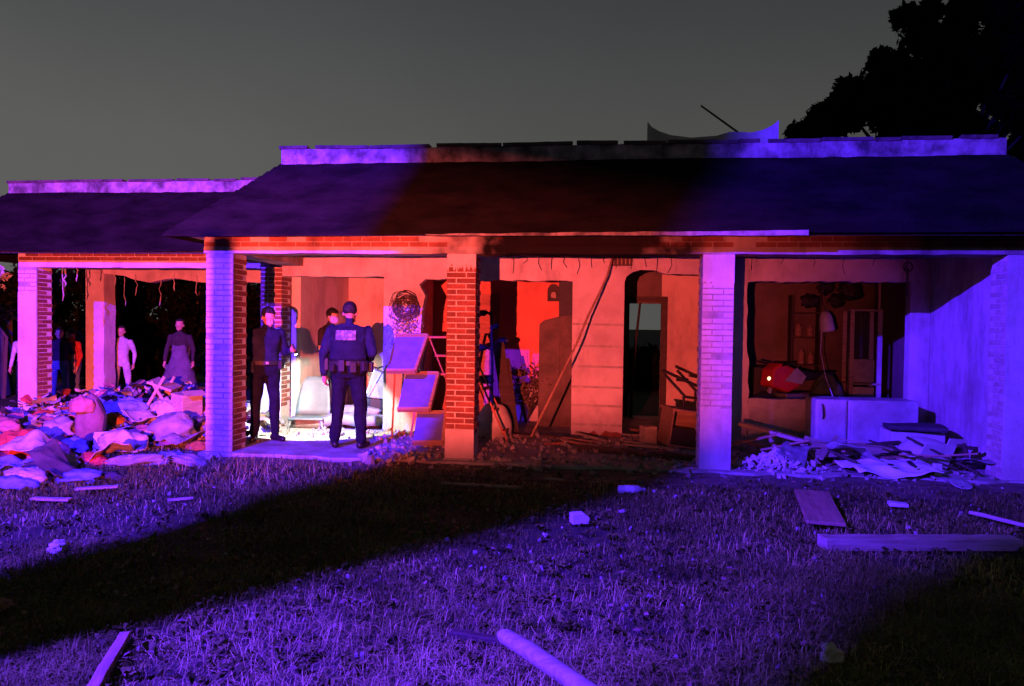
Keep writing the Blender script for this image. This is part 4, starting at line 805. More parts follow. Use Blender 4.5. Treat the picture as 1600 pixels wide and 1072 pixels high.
plank('long dark beam lying across the porch below the wall panel', (905, 700), (1085, 716), 0.10, 0.06, M['wood_dark'], 0.08)
plank('rough brown plank on the floor inside the doorway', (990, 672), (1060, 664), 0.14, 0.03, M['wood'], 0.08)
plank('reddish stick lying on rubble left of the wall panel', (850, 694), (930, 690), 0.04, 0.03, M['wood_red'], 0.07)
# right room: motorbike, speaker, shelf, lamp, cabinet
mbk = Hth('motorbike', 'dark motorbike with red and white fairing and small lit lamp behind the sill', 'motorbike', HP(1240, 600, 3.0)[0], 3.0, 0.05, 0.5)
for x in (-0.55, 0.55):
    wh = MB(); wh.lathe([(0.20, -0.05), (0.30, -0.045), (0.32, 0), (0.30, 0.045), (0.20, 0.05)], n=22); o = wh.obj('wheel', M['black'], mbk, (x, 0, 0.32), (math.pi / 2, 0, 0), smooth=True)
    MB().lathe([(0.05, -0.06), (0.19, -0.012), (0.19, 0.012), (0.05, 0.06)], n=16).obj('rim', M['metal'], o)
redp = mat('red_plastic', (0.40, 0.03, 0.025), (0.30, 0.02, 0.02), 0.35, 5)
MB().tube([(-0.55, 0, 0.34), (-0.40, 0, 0.75), (-0.33, 0, 1.02)], [0.03, 0.035, 0.03], 8).obj('fork', M['metal'], mbk)
MB().prism([(-0.52, 0.72), (-0.20, 0.62), (0.02, 0.72), (-0.10, 0.98), (-0.34, 1.06), (-0.48, 0.96)], 'y', -0.13, 0.13).obj('fairing', redp, mbk, bevel=0.03)
MB().prism([(-0.30, 0.80), (0.02, 0.74), (0.10, 0.86), (-0.08, 0.99)], 'y', -0.15, -0.131).obj('side_panel', M['white'], mbk, bevel=0.006)
MB().prism([(-0.05, 0.78), (0.55, 0.80), (0.72, 0.92), (0.35, 0.90), (0.0, 0.96)], 'y', -0.11, 0.11).obj('seat', M['black'], mbk, bevel=0.03)
MB().prism([(-0.2, 0.35), (0.35, 0.32), (0.40, 0.60), (-0.25, 0.61)], 'y', -0.12, 0.12).obj('engine', M['metal'], mbk, bevel=0.02)
MB().tube([(-0.36, -0.36, 1.06), (-0.33, -0.12, 1.02), (-0.33, 0.12, 1.02), (-0.36, 0.36, 1.06)], 0.016, 8).obj('handlebar', M['black'], mbk)
MB().ball((-0.50, -0.06, 0.83), (0.028, 0.03, 0.028)).obj('lamp', mat('bike_lamp', (0.9, 0.8, 0.6), emit=((1.0, 0.65, 0.35), 2.5)), mbk)
sp = Hth('speaker_box', 'black speaker box on the floor left of the motorbike', 'speaker', HP(1193, 595, 3.1)[0], 3.1); MB().span((-0.17, -0.15, 0), (0.17, 0.15, 0.98)).obj('cabinet', M['black'], sp, bevel=0.012)
for z in (0.35, 0.72): MB().tube([(0, -0.152, z), (0, -0.165, z)], [0.11, 0.10], 18).obj('cone', M['glass'], sp)
shf = Hth('wall_shelf', 'dark shelf with small jars at the back of the right room', 'shelf', HP(1258, 520, 4.3)[0], 4.35)
for x in (-0.22, 0.22): MB().span((x - .015, -0.12, 0), (x + .015, 0.12, 2.1)).obj('upright', M['wood_dark'], shf)
for z in (0.5, 0.95, 1.4, 1.8): MB().span((-0.205, -0.12, z), (0.205, 0.12, z + 0.02)).obj('board', M['wood_dark'], shf)
for x, z, h_ in ((-0.1, 1.42, .22), (0.08, 1.42, .18), (-0.05, 0.97, .25), (0.1, 0.97, .2)):
    j = MB().lathe([(0.045, 0), (0.055, 0.02), (0.055, h_ * .75), (0.03, h_ * .85), (0.03, h_)], (0, 0, 0), 12).obj('jar', None or M['wood'], None, H(*(Vector((HP(1258, 520, 4.3)[0] + x, 4.33, z + 0.054)))), ROT, smooth=True, category='jar', group='jars on the dark shelf', label=('%s jar on the %s board of the dark shelf' % ('left' if x < 0 else 'right', 'upper' if z > 1.2 else 'lower')))
lp = Hth('pendant_lamp', 'white lampshade hanging askew from a wire in the right room', 'lamp', HP(1293, 500, 2.6)[0], 2.6, HP(1293, 517, 2.6)[2])
MB().lathe([(0.10, 0.0), (0.105, 0.02), (0.085, 0.20), (0.05, 0.27), (0.02, 0.28)], n=18).obj('shade', M['white'], lp, (0, 0, 0), (0.1, -0.16, 0), smooth=True)
MB().tube([(-0.02, 0, 0.27), (-0.08, -0.02, 0.42), (-0.10, 0, 0.75)], 0.006, 5).obj('wire', M['black'], lp)
MB().tube([(-0.09, -0.05, 0.13), (-0.10, -0.06, -0.3), (-0.11, -0.35, -0.62), (-0.05, -0.62, -0.97)], 0.007, 6).obj('cord', M['white'], lp)
gc = Hth('glass_cabinet', 'open wooden cabinet with pale posts at the back of the right room', 'cabinet', HP(1352, 560, 3.4)[0], 3.4)
gw_, gh = 0.20, HP(1352, 486, 3.4)[2] - .05
for x, m_ in ((-gw_, 'wood_pale'), (gw_, 'white')):
    for y in (0, 0.35): MB().span((x - .03, y - .02, 0), (x + .03, y + .02, gh)).obj('post', M[m_], gc)
for z in (0.02, 0.72, gh): MB().span((-gw_ - .03, -0.02, z), (gw_ + .03, 0.37, z + 0.025)).obj('shelf', M['wood_pale'], gc)
MB().span((-gw_ + .05, 0.1, 0.75), (gw_ - .03, 0.3, 1.1)).obj('carton', M['concrete'], gc); MB().span((-gw_ + .06, 0.1, 0.05), (gw_ - .03, 0.3, 0.68)).obj('carton', M['paper'], gc)
MB().span((-gw_ + .03, 0.352, 0.75), (gw_ - .03, 0.358, gh)).obj('glass_pane', M['glass'], gc)
up_ = Hth('window_frame', 'bare pale window frame post hanging above the open cabinet', 'frame', HP(1375, 450, 3.3)[0], 3.3, gh + .075); MB().span((-0.015, 0, 0), (0.015, 0.03, 2.6 - gh - .08)).obj('post', M['wood_pale'], up_)
place('clothes_bundle', lump_mesh('clothes_bundle', (0.22, 0.16, 0.35), cloth('green_cloth', (0.06, 0.09, 0.05)), 61, 0.2, 2), None, H(HP(1290, 590, 3.0)[0], 3.0, 0.62), label='dark green bundle of clothes beside the motorbike', category='clothes')
place('clothes_bundle', lump_mesh('clothes_bundle', (0.09, 0.09, 0.36), cloth('blue_cloth', (0.10, 0.12, 0.30)), 62, 0.2, 2), None, H(HP(1310, 600, 2.7)[0], 2.7, 0.5), label='blue cloth hanging down between motorbike and cabinet', category='clothes')
for k, (px, py) in enumerate(((1262, 470), (1290, 450), (1330, 455), (1310, 470))):
    q = HP(px, py, 4.0); place('hanging_rag', lump_mesh('hanging_rag', (0.17, 0.07, 0.12), M['black'], 70 + k, 0.5, 3.4, 4, False), None, H(*q), label=('first', 'second', 'fourth', 'third')[k] + ' charred rag from the left under the right room ceiling', category='rag', group='charred rags under the ceiling')
# left room: tipped blue chair, rolled mattress, low table
cb = Hth('plastic_chair', 'pale blue plastic chair tipped back in the flashlight glare', 'chair', HP(490, 650, 2.35)[0], 2.35, 0.05, 0.1)
bp_ = mat('blue_plastic', (0.13, 0.17, 0.22), (0.10, 0.13, 0.17), 0.45, 5)
vs = []; n1 = 10
for o in (0, 0.02):
    for j in range(8):
        t = j / 7; w_ = 0.26 - 0.09 * t ** 2
        for k in range(n1 + 1): a = -1 + 2 * k / n1; vs.append((a * w_ * (1 if j < 7 else 0.86), 0.10 * t * t - 0.10 * a * a * 0.6 + o + 0.1 * t, 0.16 + 0.56 * t))
q = 8 * (n1 + 1); w_ = n1 + 1; fs = [(j * w_ + k, j * w_ + k + 1, (j + 1) * w_ + k + 1, (j + 1) * w_ + k) for j in range(7) for k in range(n1)]; fs += [tuple(i + q for i in f[::-1]) for f in fs]
bd = list(range(w_)) + [j * w_ + n1 for j in range(1, 8)] + [7 * w_ + k for k in range(n1 - 1, -1, -1)] + [j * w_ for j in range(6, 0, -1)]; fs += [(bd[i], bd[i] + q, bd[(i + 1) % len(bd)] + q, bd[(i + 1) % len(bd)]) for i in range(len(bd))]
MB().add(vs, fs).obj('backrest', bp_, cb, smooth=True); MB().prism([(-0.26, -0.42), (0.26, -0.42), (0.24, 0.0), (-0.24, 0.0)], 'z', 0.13, 0.155).obj('seat', bp_, cb, bevel=0.01)
for x in (-0.22, 0.22):
    for y in (-0.38, 0.02): MB().tube([(x, y, 0.13), (x * 1.15, y - 0.03, 0.0)], 0.018, 6).obj('leg', M['metal'], cb)
rmat = cloth('mattress_cloth', (0.24, 0.22, 0.21)); rm = Hth('rolled_mattress', 'lumpy mattress lying along the floor under the tipped blue chair', 'mattress', HP(530, 665, 2.3)[0], 2.3, 0.05)
place('mattress', sheet_mesh('mattress', 1.35, 0.5, rmat, 15, 0.07, 4, 30, 0.14), rm, (0, 0, 0)); place('fold', lump_mesh('fold', (0.55, 0.14, 0.10), rmat, 16, 0.14, 2), rm, (0.1, 0.28, 0.2))
hw_ = Hth('scooter_wreck', 'wrecked scooter front with bent rim leaning behind the stocky officer', 'scooter', HP(590, 625, 2.7)[0], 2.7, 0.05, 0.3)
MB().lathe([(0.17, -0.04), (0.25, -0.035), (0.26, 0), (0.25, 0.035), (0.17, 0.04)], n=22).obj('wheel', M['black'], hw_, (0.02, 0, 0.26), (math.pi / 2, 0.1, 0), smooth=True)
MB().prism([(-0.2, 0.42), (0.16, 0.38), (0.22, 0.62), (0.08, 0.80), (-0.06, 0.86)], 'y', -0.1, 0.12).obj('shell', M['metal'], hw_, bevel=0.02)
MB().tube([(-0.22, 0.0, 0.92), (0.0, 0, 0.86), (0.22, -0.1, 0.93)], 0.014, 6).obj('handlebar', M['black'], hw_); MB().tube([(-0.13, -.11, 0.45), (0.05, -.11, 0.8)], 0.012, 6).obj('trim', M['white'], hw_)
place('white_box', MB().span((-0.10, -0.08, 0), (0.10, 0.08, 0.13)).mesh('white_box', M['paper']), None, H(HP(394, 670, 1.6)[0], 1.6, 0.30), ROT, bevel=0.006, label='small white box on the crate left of the flashlight officer', category='box')
Hobj(MB().span((-0.14, -0.12, 0), (0.14, 0.12, 0.24)), 'crate', M['wood'], HP(394, 690, 1.6)[0], 1.6, 0.05, bevel=0.006, label='brown crate under the small white box', category='crate')
# light strings hanging under the front beam
for k, (ua, ub, lab) in enumerate(((0.25, 2.62, 'string of drooping wires under the middle of the beam'), (3.1, 5.7, 'string of drooping wires under the right end of the beam'))):
    st = Hth('light_string', lab, 'wires', ua, D - 0.04, 2.56 if k == 0 else 2.56, 0, 'wire strings along the lintel'); rr = random.Random(k + 2); L = ub - ua
    MB().tube([(L * t, 0, 0.012 * math.sin(t * 30)) for t in np.linspace(0, 1, 24)], 0.005, 5).obj('wire', M['black'], st)
    for t in np.linspace(0.04, 0.96, 13 if k == 0 else 7):
        h_ = rr.uniform(0.08, 0.24); MB().tube([(L * t, 0, 0), (L * t + rr.gauss(0, .02), -0.005, -h_ / 2), (L * t + rr.gauss(0, .03), 0, -h_)], 0.0045, 5).obj('strand', M['black'], st)

# ================================================================== RIGHT BAY: fridge and wreckage
u0, u1 = 4.30, 5.55; fr_ = Hth('refrigerator', 'white refrigerator lying on its back edge under the window sill', 'refrigerator', (u0 + u1) / 2, 1.72, 0.05, 0.02)
w_ = (u1 - u0) / 2
def rbox(x0, x1, y0, y1, z0, z1, m_, parent, name, bv): return MB().span((x0, y0, z0), (x1, y1, z1)).obj(name, m_, parent, bevel=bv)
rbox(-w_ + 0.40, w_, -0.24, 0.24, 0.0, 0.66, M['white'], fr_, 'cabinet', 0.025); d1 = rbox(-w_, -w_ + 0.39, -0.25, 0.24, 0.005, 0.665, M['white'], fr_, 'freezer_door', 0.03)
MB().tube([(-w_ + 0.08, -0.255, 0.60), (-w_ + 0.08, -0.275, 0.56), (-w_ + 0.09, -0.275, 0.46), (-w_ + 0.09, -0.255, 0.42)], 0.012, 8).obj('handle', M['black'], d1)
rbox(-w_ + 0.43, w_ - 0.02, -0.275, -0.245, 0.02, 0.64, M['white'], fr_, 'door', 0.012)
# upturned table
tb = Hth('upturned_table', 'upturned pale table with legs in the air among the wreckage', 'table', 0, 0, 0); tb.location = HO
def bar(parent, name, p0, v0, p1, v1, w_, m_, h_=None):
    a, c = Vector(HP(*p0, v0)), Vector(HP(*p1, v1)); d = c - a; L = d.length
    o = MB().box((0, 0, L / 2), (w_, h_ or w_, L)).obj(name, m_, parent, a, d.to_track_quat('Z', 'Y').to_euler(), bevel=0.004); return o
bar(tb, 'apron', (1155, 662), 0.9, (1258, 690), 0.6, 0.085, M['wood_pale'], 0.04); bar(tb, 'leg', (1200, 680), 0.75, (1232, 735), 0.35, 0.035, M['wood_pale']); bar(tb, 'leg', (1252, 692), 0.65, (1283, 730), 0.3, 0.035, M['wood_pale'])
bar(tb, 'apron', (1228, 716), 0.5, (1310, 740), 0.15, 0.05, M['wood'], 0.03); bar(tb, 'leg', (1258, 684), 0.9, (1330, 706), 1.0, 0.05, M['wood_pale'])
tpv = [HP(1262, 690, 0.8), HP(1395, 694, 1.05), HP(1400, 702, 0.6), HP(1275, 712, 0.4)]
tp_ = MB(); tp_.add([Vector(p) for p in tpv] + [Vector(p) - Vector((0, 0, .03)) for p in tpv], [(0, 1, 2, 3), (7, 6, 5, 4)] + [(i, i + 4, (i + 1) % 4 + 4, (i + 1) % 4) for i in range(4)]); tp_.obj('tabletop', M['wood_pale'], tb)
for k, (p0, p1, v_, w_, m_, lab) in enumerate((((1265, 705), (1405, 690), 0.8, 0.07, 'wood_dark', 'dark slat lying on the wreckage below the refrigerator'), ((1300, 722), (1425, 712), 0.5, 0.06, 'wood', 'brown slat sticking out under the white plastic bag'), ((1290, 712), (1340, 700), 0.9, 0.10, 'wood_pale', 'short pale board end beside the upturned table'), ((1210, 742), (1290, 752), -0.05, 0.05, 'wood', 'thin lath on the grass below the upturned table'), ((1165, 690), (1235, 712), 0.75, 0.05, 'wood_red', 'reddish lath under the upturned table'))):
    a, c = Vector(HP(*p0, v_)), Vector(HP(*p1, v_ + 0.15)); d = c - a
    o = MB().box((0, 0, d.length / 2), (w_, 0.025, d.length)).obj('slat', M[m_], None, H(*a), (Matrix.Rotation(-YAW, 3, 'Z') @ d).to_track_quat('Z', 'Y').to_euler(), bevel=0.003, label=lab, category='slat', group='loose slats in the right bay')
    o.name = 'loose_lath'
def lump(name, label, cat, px, py, size, m_, seed, z=0.0, amp=0.2, f=2.2, rz=0.0, v=None, group=None, sub=4):
    p = G(px, py) if v is None else H(*HP(px, py, v)); p = Vector(p); p.z = z + 0.45 * size[2] if v is None else p.z
    o = place(name, lump_mesh(name, size, m_, seed, amp, f, sub), None, p, (0, 0, rz), label=label, category=cat)
    if group: o['group'] = group
    return o
wcl = cloth('white_cotton', (0.345, 0.330, 0.315)); gcl = cloth('grey_cotton', (0.22, 0.21, 0.22)); rcl = cloth('red_cotton', (0.400, 0.064, 0.048)); bcl = cloth('blue_cotton', (0.12, 0.16, 0.36)); ocl = cloth('orange_cotton', (0.275, 0.110, 0.039)); pcl = cloth('pink_cotton', (0.280, 0.119, 0.133)); dcl = cloth('dark_cotton', (0.06, 0.05, 0.06)); ycl = cloth('cream_cotton', (0.385, 0.336, 0.252))
plastic = mat('white_plastic', (0.70, 0.70, 0.70), (0.58, 0.58, 0.58), 0.35, 5, 0.4, 14)
# crumpled white carton and dark cushion
cx = Hth('crushed_carton', 'big crushed white carton leaning against the blue lit end wall', 'carton', HP(1440, 720, 0.75)[0], 0.72, 0.05, 0.2)
place('carton', lump_mesh('carton', (0.34, 0.26, 0.22), M['paper'], 81, 0.12, 1.2), cx, (0, 0, 0.11)); MB().prism([(-0.40, 0.02), (0.02, 0.05), (0.08, 0.34), (-0.28, 0.36)], 'y', -0.26, -0.245).obj('flap', M['paper'], cx, (0.05, -0.05, 0.02), (0.25, 0, 0.0)); MB().prism([(0.0, 0.0), (0.40, 0.02), (0.34, 0.34), (0.12, 0.36)], 'y', -0.2, -0.185).obj('flap', M['paper'], cx, (0.0, -0.02, 0.02), (0.15, 0, 0.1))
o = Hobj(MB(), 'dark_cushion', M['black'], 0, 0, 0) if False else place('dark_cushion', sheet_mesh('dark_cushion', 0.62, 0.40, dcl, 82, 0.03, 4, 24, 0.05), None, H(HP(1425, 676, 1.1)[0], 1.1, 0.39), (0, 0.05, -0.3), label='dark flat cushion on top of the crushed white carton', category='cushion')
Hobj(MB().span((-0.3, -0.2, 0), (0.3, 0.2, 0.34)), 'debris_box', M['paper'], HP(1425, 676, 1.15)[0], 1.16, 0.05, label='pale box under the dark flat cushion', category='box', bevel=0.01)
# striped plastic bag
pb_ = Hth('plastic_bag', 'crumpled white plastic bag with black marks in front of the wreckage', 'bag', HP(1385, 750, 0.1)[0], 0.12, 0.02, 0.1)
place('bag', sheet_mesh('bag', 0.85, 0.55, plastic, 84, 0.10, 4.5, 34), pb_, (0, 0, 0.02)); 
for k, (x, y) in enumerate(((0.22, -0.10), (0.25, -0.02), (0.20, -0.18), (-0.02, -0.14), (0.28, 0.06))): MB().box((0, 0, 0), (0.07, 0.03, 0.012)).obj('mark', M['black'], pb_, (x, y, 0.15), (0.25, 0.1, 0.5))
# twisted rusty figure on the floor
tf = Hth('twisted_iron', 'twisted rusty iron scrap standing on end near the end wall', 'scrap', HP(1500, 730, 0.45)[0], 0.45, 0.05)
for pts, r_ in (([(0.0, 0, 0), (0.02, 0, 0.12), (-0.06, 0, 0.18), (-0.02, 0, 0.28), (0.06, 0, 0.26), (0.17, 0, 0.25)], 0.022), ([(-0.10, 0, 0.05), (-0.07, 0.02, 0.15), (0.0, 0.02, 0.27)], 0.028), ([(0.0, 0, 0.0), (0.08, 0, 0.02), (0.06, 0, 0.2), (0.03, 0, 0.3)], 0.026)): MB().tube(pts, r_, 7).obj('bar', M['iron'], tf)
plat = Hobj(MB().lathe([(0.02, 0.0), (0.07, 0.008), (0.11, 0.025), (0.107, 0.03), (0.06, 0.014), (0.02, 0.010)], n=24), 'white_plate', M['white'], HP(1500, 763, -0.25)[0], -0.25, 0.02, (0.35, 0.1, 0), label='white plate lying on the grass near the end column', category='plate', smooth=True)
Hobj(MB().span((-0.04, -0.03, 0), (0.04, 0.03, 0.13)), 'white_cup', M['paper'], HP(1464, 745, 0.1)[0], 0.1, 0.05, label='small upright white carton below the crushed carton', category='carton', bevel=0.006)
o = plank('thin pale slab on the grass behind the long plank', (1388, 787), (1418, 789), 0.10, 0.03, M['paper'], 0.03)
plank('wide dark board lying towards the upturned table', (1290, 818), (1268, 768), 0.30, 0.03, M['wood'], 0.04, 0.02, 'board')
plank('long pale plank lying flat across the grass at right', (1284, 848), (1588, 848), 0.15, 0.085, M['wood_pale'], 0.03)
plank('thin stick on the grass at the right edge', (1515, 800), (1640, 830), 0.03, 0.03, M['wood_pale'], 0.04)
a, c = G(786, 992, 0.05), G(960, 1105, 0.05)
MB().tube([a, a.lerp(c, .04), a.lerp(c, .3) + Vector((0, 0, .004)), a.lerp(c, .7) - Vector((0, 0, .004)), c], [0.040, 0.052, 0.056, 0.054, 0.05], 14, flat=0.75).obj('timber', M['wood_pale'], None, smooth=True, label='thick rounded timber in the foreground pointing at the camera', category='plank')
plank('dark curved stick touching the foreground timber', (705, 988), (792, 1003), 0.05, 0.03, M['wood_dark'], 0.03)
plank('brown stick in the lower left grass', (196, 992), (140, 1085), 0.05, 0.035, M['wood'], 0.03, 0.02)
plank('thin pole lying on the dark lawn before the brick column', (690, 755), (815, 762), 0.03, 0.025, M['wood_pale'], 0.02)
plank('short lath in the dark grass beside the thin pole', (850, 747), (882, 750), 0.02, 0.02, M['wood_pale'], 0.02)
plank('flat board in the grass below the rubble pile', (118, 764), (185, 760), 0.08, 0.02, M['wood_pale'], 0.04)
plank('second flat board further left in the grass', (50, 779), (110, 781), 0.07, 0.02, M['wood_pale'], 0.03)
plank('splintered lath in the grass before the flashlight officer', (262, 782), (302, 778), 0.04, 0.02, M['wood_pale'], 0.03)
# bottle on the lawn
bo = thing('bottle', 'white plastic bottle lying on the edge of the dark lawn', 'bottle', G(985, 772) + Vector((0, 0, 0.035)), 0.05)
b = MB(); b.lathe([(0.03, -0.12), (0.04, -0.115), (0.042, -0.03), (0.042, 0.06), (0.034, 0.085), (0.016, 0.105), (0.016, 0.12)], n=18); b.obj('body', M['white'], bo, (0, 0, 0.008), (0, math.pi / 2, 0), smooth=True); MB().lathe([(0.019, 0.12), (0.019, 0.14)], n=14).obj('cap', M['metal'], bo, (0, 0, 0.008), (0, math.pi / 2, 0)); MB().lathe([(0.0425, -0.06), (0.0432, -0.055), (0.0432, 0.025), (0.0425, 0.03)], n=18).obj('label_band', M['paper'], bo, (0, 0, 0.008), (0, math.pi / 2, 0))
place('small_carton', MB().prism([(-0.07, 0), (0.07, 0), (0.075, 0.05), (0.03, 0.085), (-0.07, 0.08)], 'y', -0.05, 0.05).mesh('small_carton', M['paper']), None, G(905, 817), (0, 0, 0.2), bevel=0.005, label='small crushed white carton on the lit lawn', category='carton')
for k, (px, py, s_, lab) in enumerate(((973, 804, 0.026, 'little pale stone right of the small crushed carton'), (1300, 1036, 0.055, 'crumpled pale tissue in the dark lower right lawn'), (90, 866, 0.05, 'pale rag in the lit grass at left'), (640, 812, 0.022, 'dim pebble in the dark band of lawn') , (790, 911, 0.02, 'pale stone in the middle of the lit lawn'), (855, 1058, 0.016, 'pale pebble right of the foreground timber'), (4, 958, 0.05, 'brown clod at the left edge of the lawn'))):
    lump('lawn_litter', lab, 'litter', px, py, (s_ * 1.25, s_, s_ * 0.9), (M['paper'] if k in (1, 2) else M['rubble']) if k != 6 else M['wood'], 100 + k, 0.02, 0.45, 3.6, k, group='litter on the lawn', sub=4)

# ================================================================== LEFT: heap of belongings
def heap_z(x, y):                                    # rough mound
    return sum(h * math.exp(-((x - a) ** 2 / r1 + (y - b) ** 2 / r2)) for a, b, h, r1, r2 in ((-4.7, 10.7, 0.46, 0.6, 0.55), (-5.7, 10.7, 0.40, 0.7, 0.55), (-6.6, 10.3, 0.30, 0.8, 0.6), (-3.9, 10.4, 0.28, 0.4, 0.5), (-5.2, 9.6, 0.12, 1.5, 0.4)))
def GH(px, py):
    r = ray(px, py); t = 7.0
    while t < 13:
        p = CAM + r * t
        if p.z <= heap_z(p.x, p.y) + 0.02: break
        t += 0.03
    p.z = heap_z(p.x, p.y); return p
n = 44; xs = np.linspace(-8.2, -3.1, n); ys = np.linspace(8.6, 11.9, n); hwv = Wave(41, 16, 5.0); hv = []
for x in xs:
    for y in ys:
        ed = max(0.0, min(1, (x + 8.2) / .5, (-3.1 - x) / .5, (y - 8.6) / .8, (11.9 - y) / .5)); P_ = np.array([[x, y, 0.]])
        hv.append((x, y, (heap_z(x, y) + 0.16 * max(0, float(hwv(P_)[0])) + 0.10 * float(hwv(P_ * 1.9, True)[0])) * ed - 0.05))
me = bpy.data.meshes.new('clothes_heap'); me.from_pydata(hv, [], [(i * n + j, (i + 1) * n + j, (i + 1) * n + j + 1, i * n + j + 1) for i in range(n - 1) for j in range(n - 1)])
hm = mat('heap_cloth', (0.42, 0.34, 0.34), (0.10, 0.09, 0.13), 0.95, 5, 0.6, 18, contrast=(0.42, 0.56)); me.materials.append(hm)
place('clothes_heap', me, smooth=True, kind='stuff', label='low mound of trampled clothes and bedding below the annex', category='clothes heap')
items = [ # px, py, half sizes, cloth, label
    (35, 700, (0.33, 0.26, 0.22), rcl, 'rounded red blanket roll in front of the magenta column'), (78, 706, (0.22, 0.2, 0.16), pcl, 'pinkish red bundle right of the red blanket roll'),
    (95, 722, (0.16, 0.15, 0.13), wcl, 'bright white pillow between the red bundles and the dark duffel'), (40, 742, (0.28, 0.2, 0.12), wcl, 'crumpled white sheet lowest at the left of the heap'), (10, 672, (0.25, 0.2, 0.2), pcl, 'pink garment at the left edge behind the red blanket'),
    (90, 672, (0.24, 0.22, 0.2), gcl, 'grey blue bundle beside the brick side of the column'), (118, 690, (0.22, 0.2, 0.12), bcl, 'blue garment lying left of the dark duffel'), (172, 655, (0.2, 0.18, 0.15), ocl, 'orange patterned garment right of the dark duffel'),
    (205, 636, (0.38, 0.25, 0.22), bcl, 'large blue bundle at the top of the heap'), (190, 690, (0.26, 0.22, 0.18), wcl, 'white bundle with folds in the middle of the heap'), (222, 668, (0.25, 0.16, 0.10), pcl, 'flat pink cloth over the folded chair'),
    (275, 668, (0.34, 0.24, 0.24), gcl, 'big grey sack beside the purple porch column'), (310, 690, (0.16, 0.14, 0.08), ocl, 'small orange rag at the foot of the purple porch column'), (225, 712, (0.42, 0.15, 0.09), gcl, 'long pale bolster lying in front of the heap'),
    (204, 712, (0.08, 0.08, 0.08), wcl, 'small pink lit ball at the end of the long bolster'), (145, 712, (0.20, 0.16, 0.10), rcl, 'red cloth below the dark duffel'), (60, 726, (0.2, 0.14, 0.10), dcl, 'dark hollow garment between the white pillow and red roll'),
    (120, 738, (0.30, 0.18, 0.08), bcl, 'blue jeans spread at the front of the heap'), (255, 640, (0.18, 0.16, 0.20), wcl, 'white shirt draped at the top right of the heap'), (165, 735, (0.25, 0.16, 0.07), dcl, 'dark trousers at the lower middle of the heap'), (20, 755, (0.2, 0.14, 0.08), bcl, 'blue rag at the lower left edge of the heap'), (300, 712, (0.22, 0.16, 0.07), gcl, 'grey towel in front of the purple porch column')]
for k, (px, py, sz, m_, lab) in enumerate(items):
    p = GH(px, py + 10); o = place('bundle', lump_mesh('bundle', sz, m_, 200 + k, 0.34, 2.9), None, p + Vector((0, 0, 0.30 * sz[2])), (random.uniform(-.2, .2), random.uniform(-.2, .2), random.uniform(-.5, .5)), label=lab, category='clothes', group='bundles in the heap of belongings')
# move items back where the heap lifts them: standing duffel, chair frame, boxes, boards
q = GH(143, 690); du = thing('duffel_bag', 'tall dark duffel bag standing upright in the middle of the heap', 'bag', (q.x, q.y, q.z - 0.05), 0.2)
bmz = lump_mesh('bag', (0.19, 0.17, 0.42), cloth('duffel_cloth', (0.16, 0.09, 0.12)), 240, 0.10, 2.2); place('bag', bmz, du, (0, 0, 0.28)); place('flap', lump_mesh('flap', (0.16, 0.10, 0.16), pcl, 241, 0.2, 2.2), du, (-0.07, -0.12, 0.52)); MB().tube([(0.10, -0.1, 0.6), (0.2, -0.12, 0.4), (0.16, -0.12, 0.1)], 0.018, 6).obj('strap', M['black'], du)
fc = Hth('folding_chair', 'pale folding chair with crossed legs lying on the heap', 'chair', HP(245, 680, 1.0)[0], 1.0, 0.22, 0.2)
for p0, p1 in (((-0.25, 0, 0.0), (0.10, 0, 0.62)), ((0.28, 0, -0.02), (-0.08, 0.02, 0.55)), ((-0.2, 0.35, 0.05), (0.12, 0.3, 0.6)), ((0.3, 0.35, 0.0), (-0.06, 0.32, 0.5))): MB().tube([p0, p1], 0.022, 6).obj('leg', M['wood_pale'], fc)
MB().box((0.04, 0.16, 0.50), (0.34, 0.36, 0.03), (0.1, 0.35, 0)).obj('seat', M['wood_pale'], fc)
for k, (px, py, sz, m_, lab) in enumerate(((58, 690, (0.30, 0.22, 0.14), M['paper'], 'pale cardboard box tilted left of the dark duffel'), (165, 695, (0.24, 0.2, 0.18), M['paper'], 'open pale carton right of the dark duffel'), (292, 650, (0.3, 0.26, 0.34), M['wood_pale'], 'tall carton behind the big grey sack'), (178, 722, (0.22, 0.16, 0.06), M['wood_red'], 'flat red box at the foot of the heap'))):
    p = GH(px, py); bx_ = thing('carton', lab, 'carton', p - Vector((0, 0, 0.02)), 0.5 * k)
    w_, d_, h_ = sz; MB().span((-w_ / 2, -d_ / 2, 0), (w_ / 2, d_ / 2, h_)).obj('body', m_, bx_, (0, 0, 0), (0.08, -0.06, 0), bevel=0.006); MB().box((0, 0, 0), (w_, d_ * 0.5, 0.006)).obj('flap', m_, bx_, (0, -d_ * 0.66, h_ + 0.0), (0.5, 0, 0))
# rubble and chips
def chips(name, label, pts, size, m_, seed):
    r = random.Random(seed); b = MB()
    for x, y, z in pts:
        s_ = size * min(1.7, math.exp(r.gauss(0, 0.45))); R_ = Euler((r.uniform(0, 6), r.uniform(0, 6), r.uniform(0, 6))).to_matrix()
        vs = [Vector((x, y, z + s_ * 0.3)) + R_ @ Vector((sx * s_ * r.uniform(.5, 1.2), sy * s_ * r.uniform(.4, 1.0), sz * s_ * r.uniform(.25, .7))) for sx in (-1, 1) for sy in (-1, 1) for sz in (-1, 1)]
        b.add(vs, [(0, 1, 3, 2), (4, 6, 7, 5), (0, 4, 5, 1), (2, 3, 7, 6), (0, 2, 6, 4), (1, 5, 7, 3)])
    return b.obj(name, m_, kind='stuff', label=label, category='rubble')
rr = random.Random(31)
def Hscatter(n_, u0, u1, v0, v1, zf): return [tuple(H(u, v, zf(u, v))) for u, v in ((rr.uniform(u0, u1), rr.uniform(v0, v1)) for _ in range(n_))]
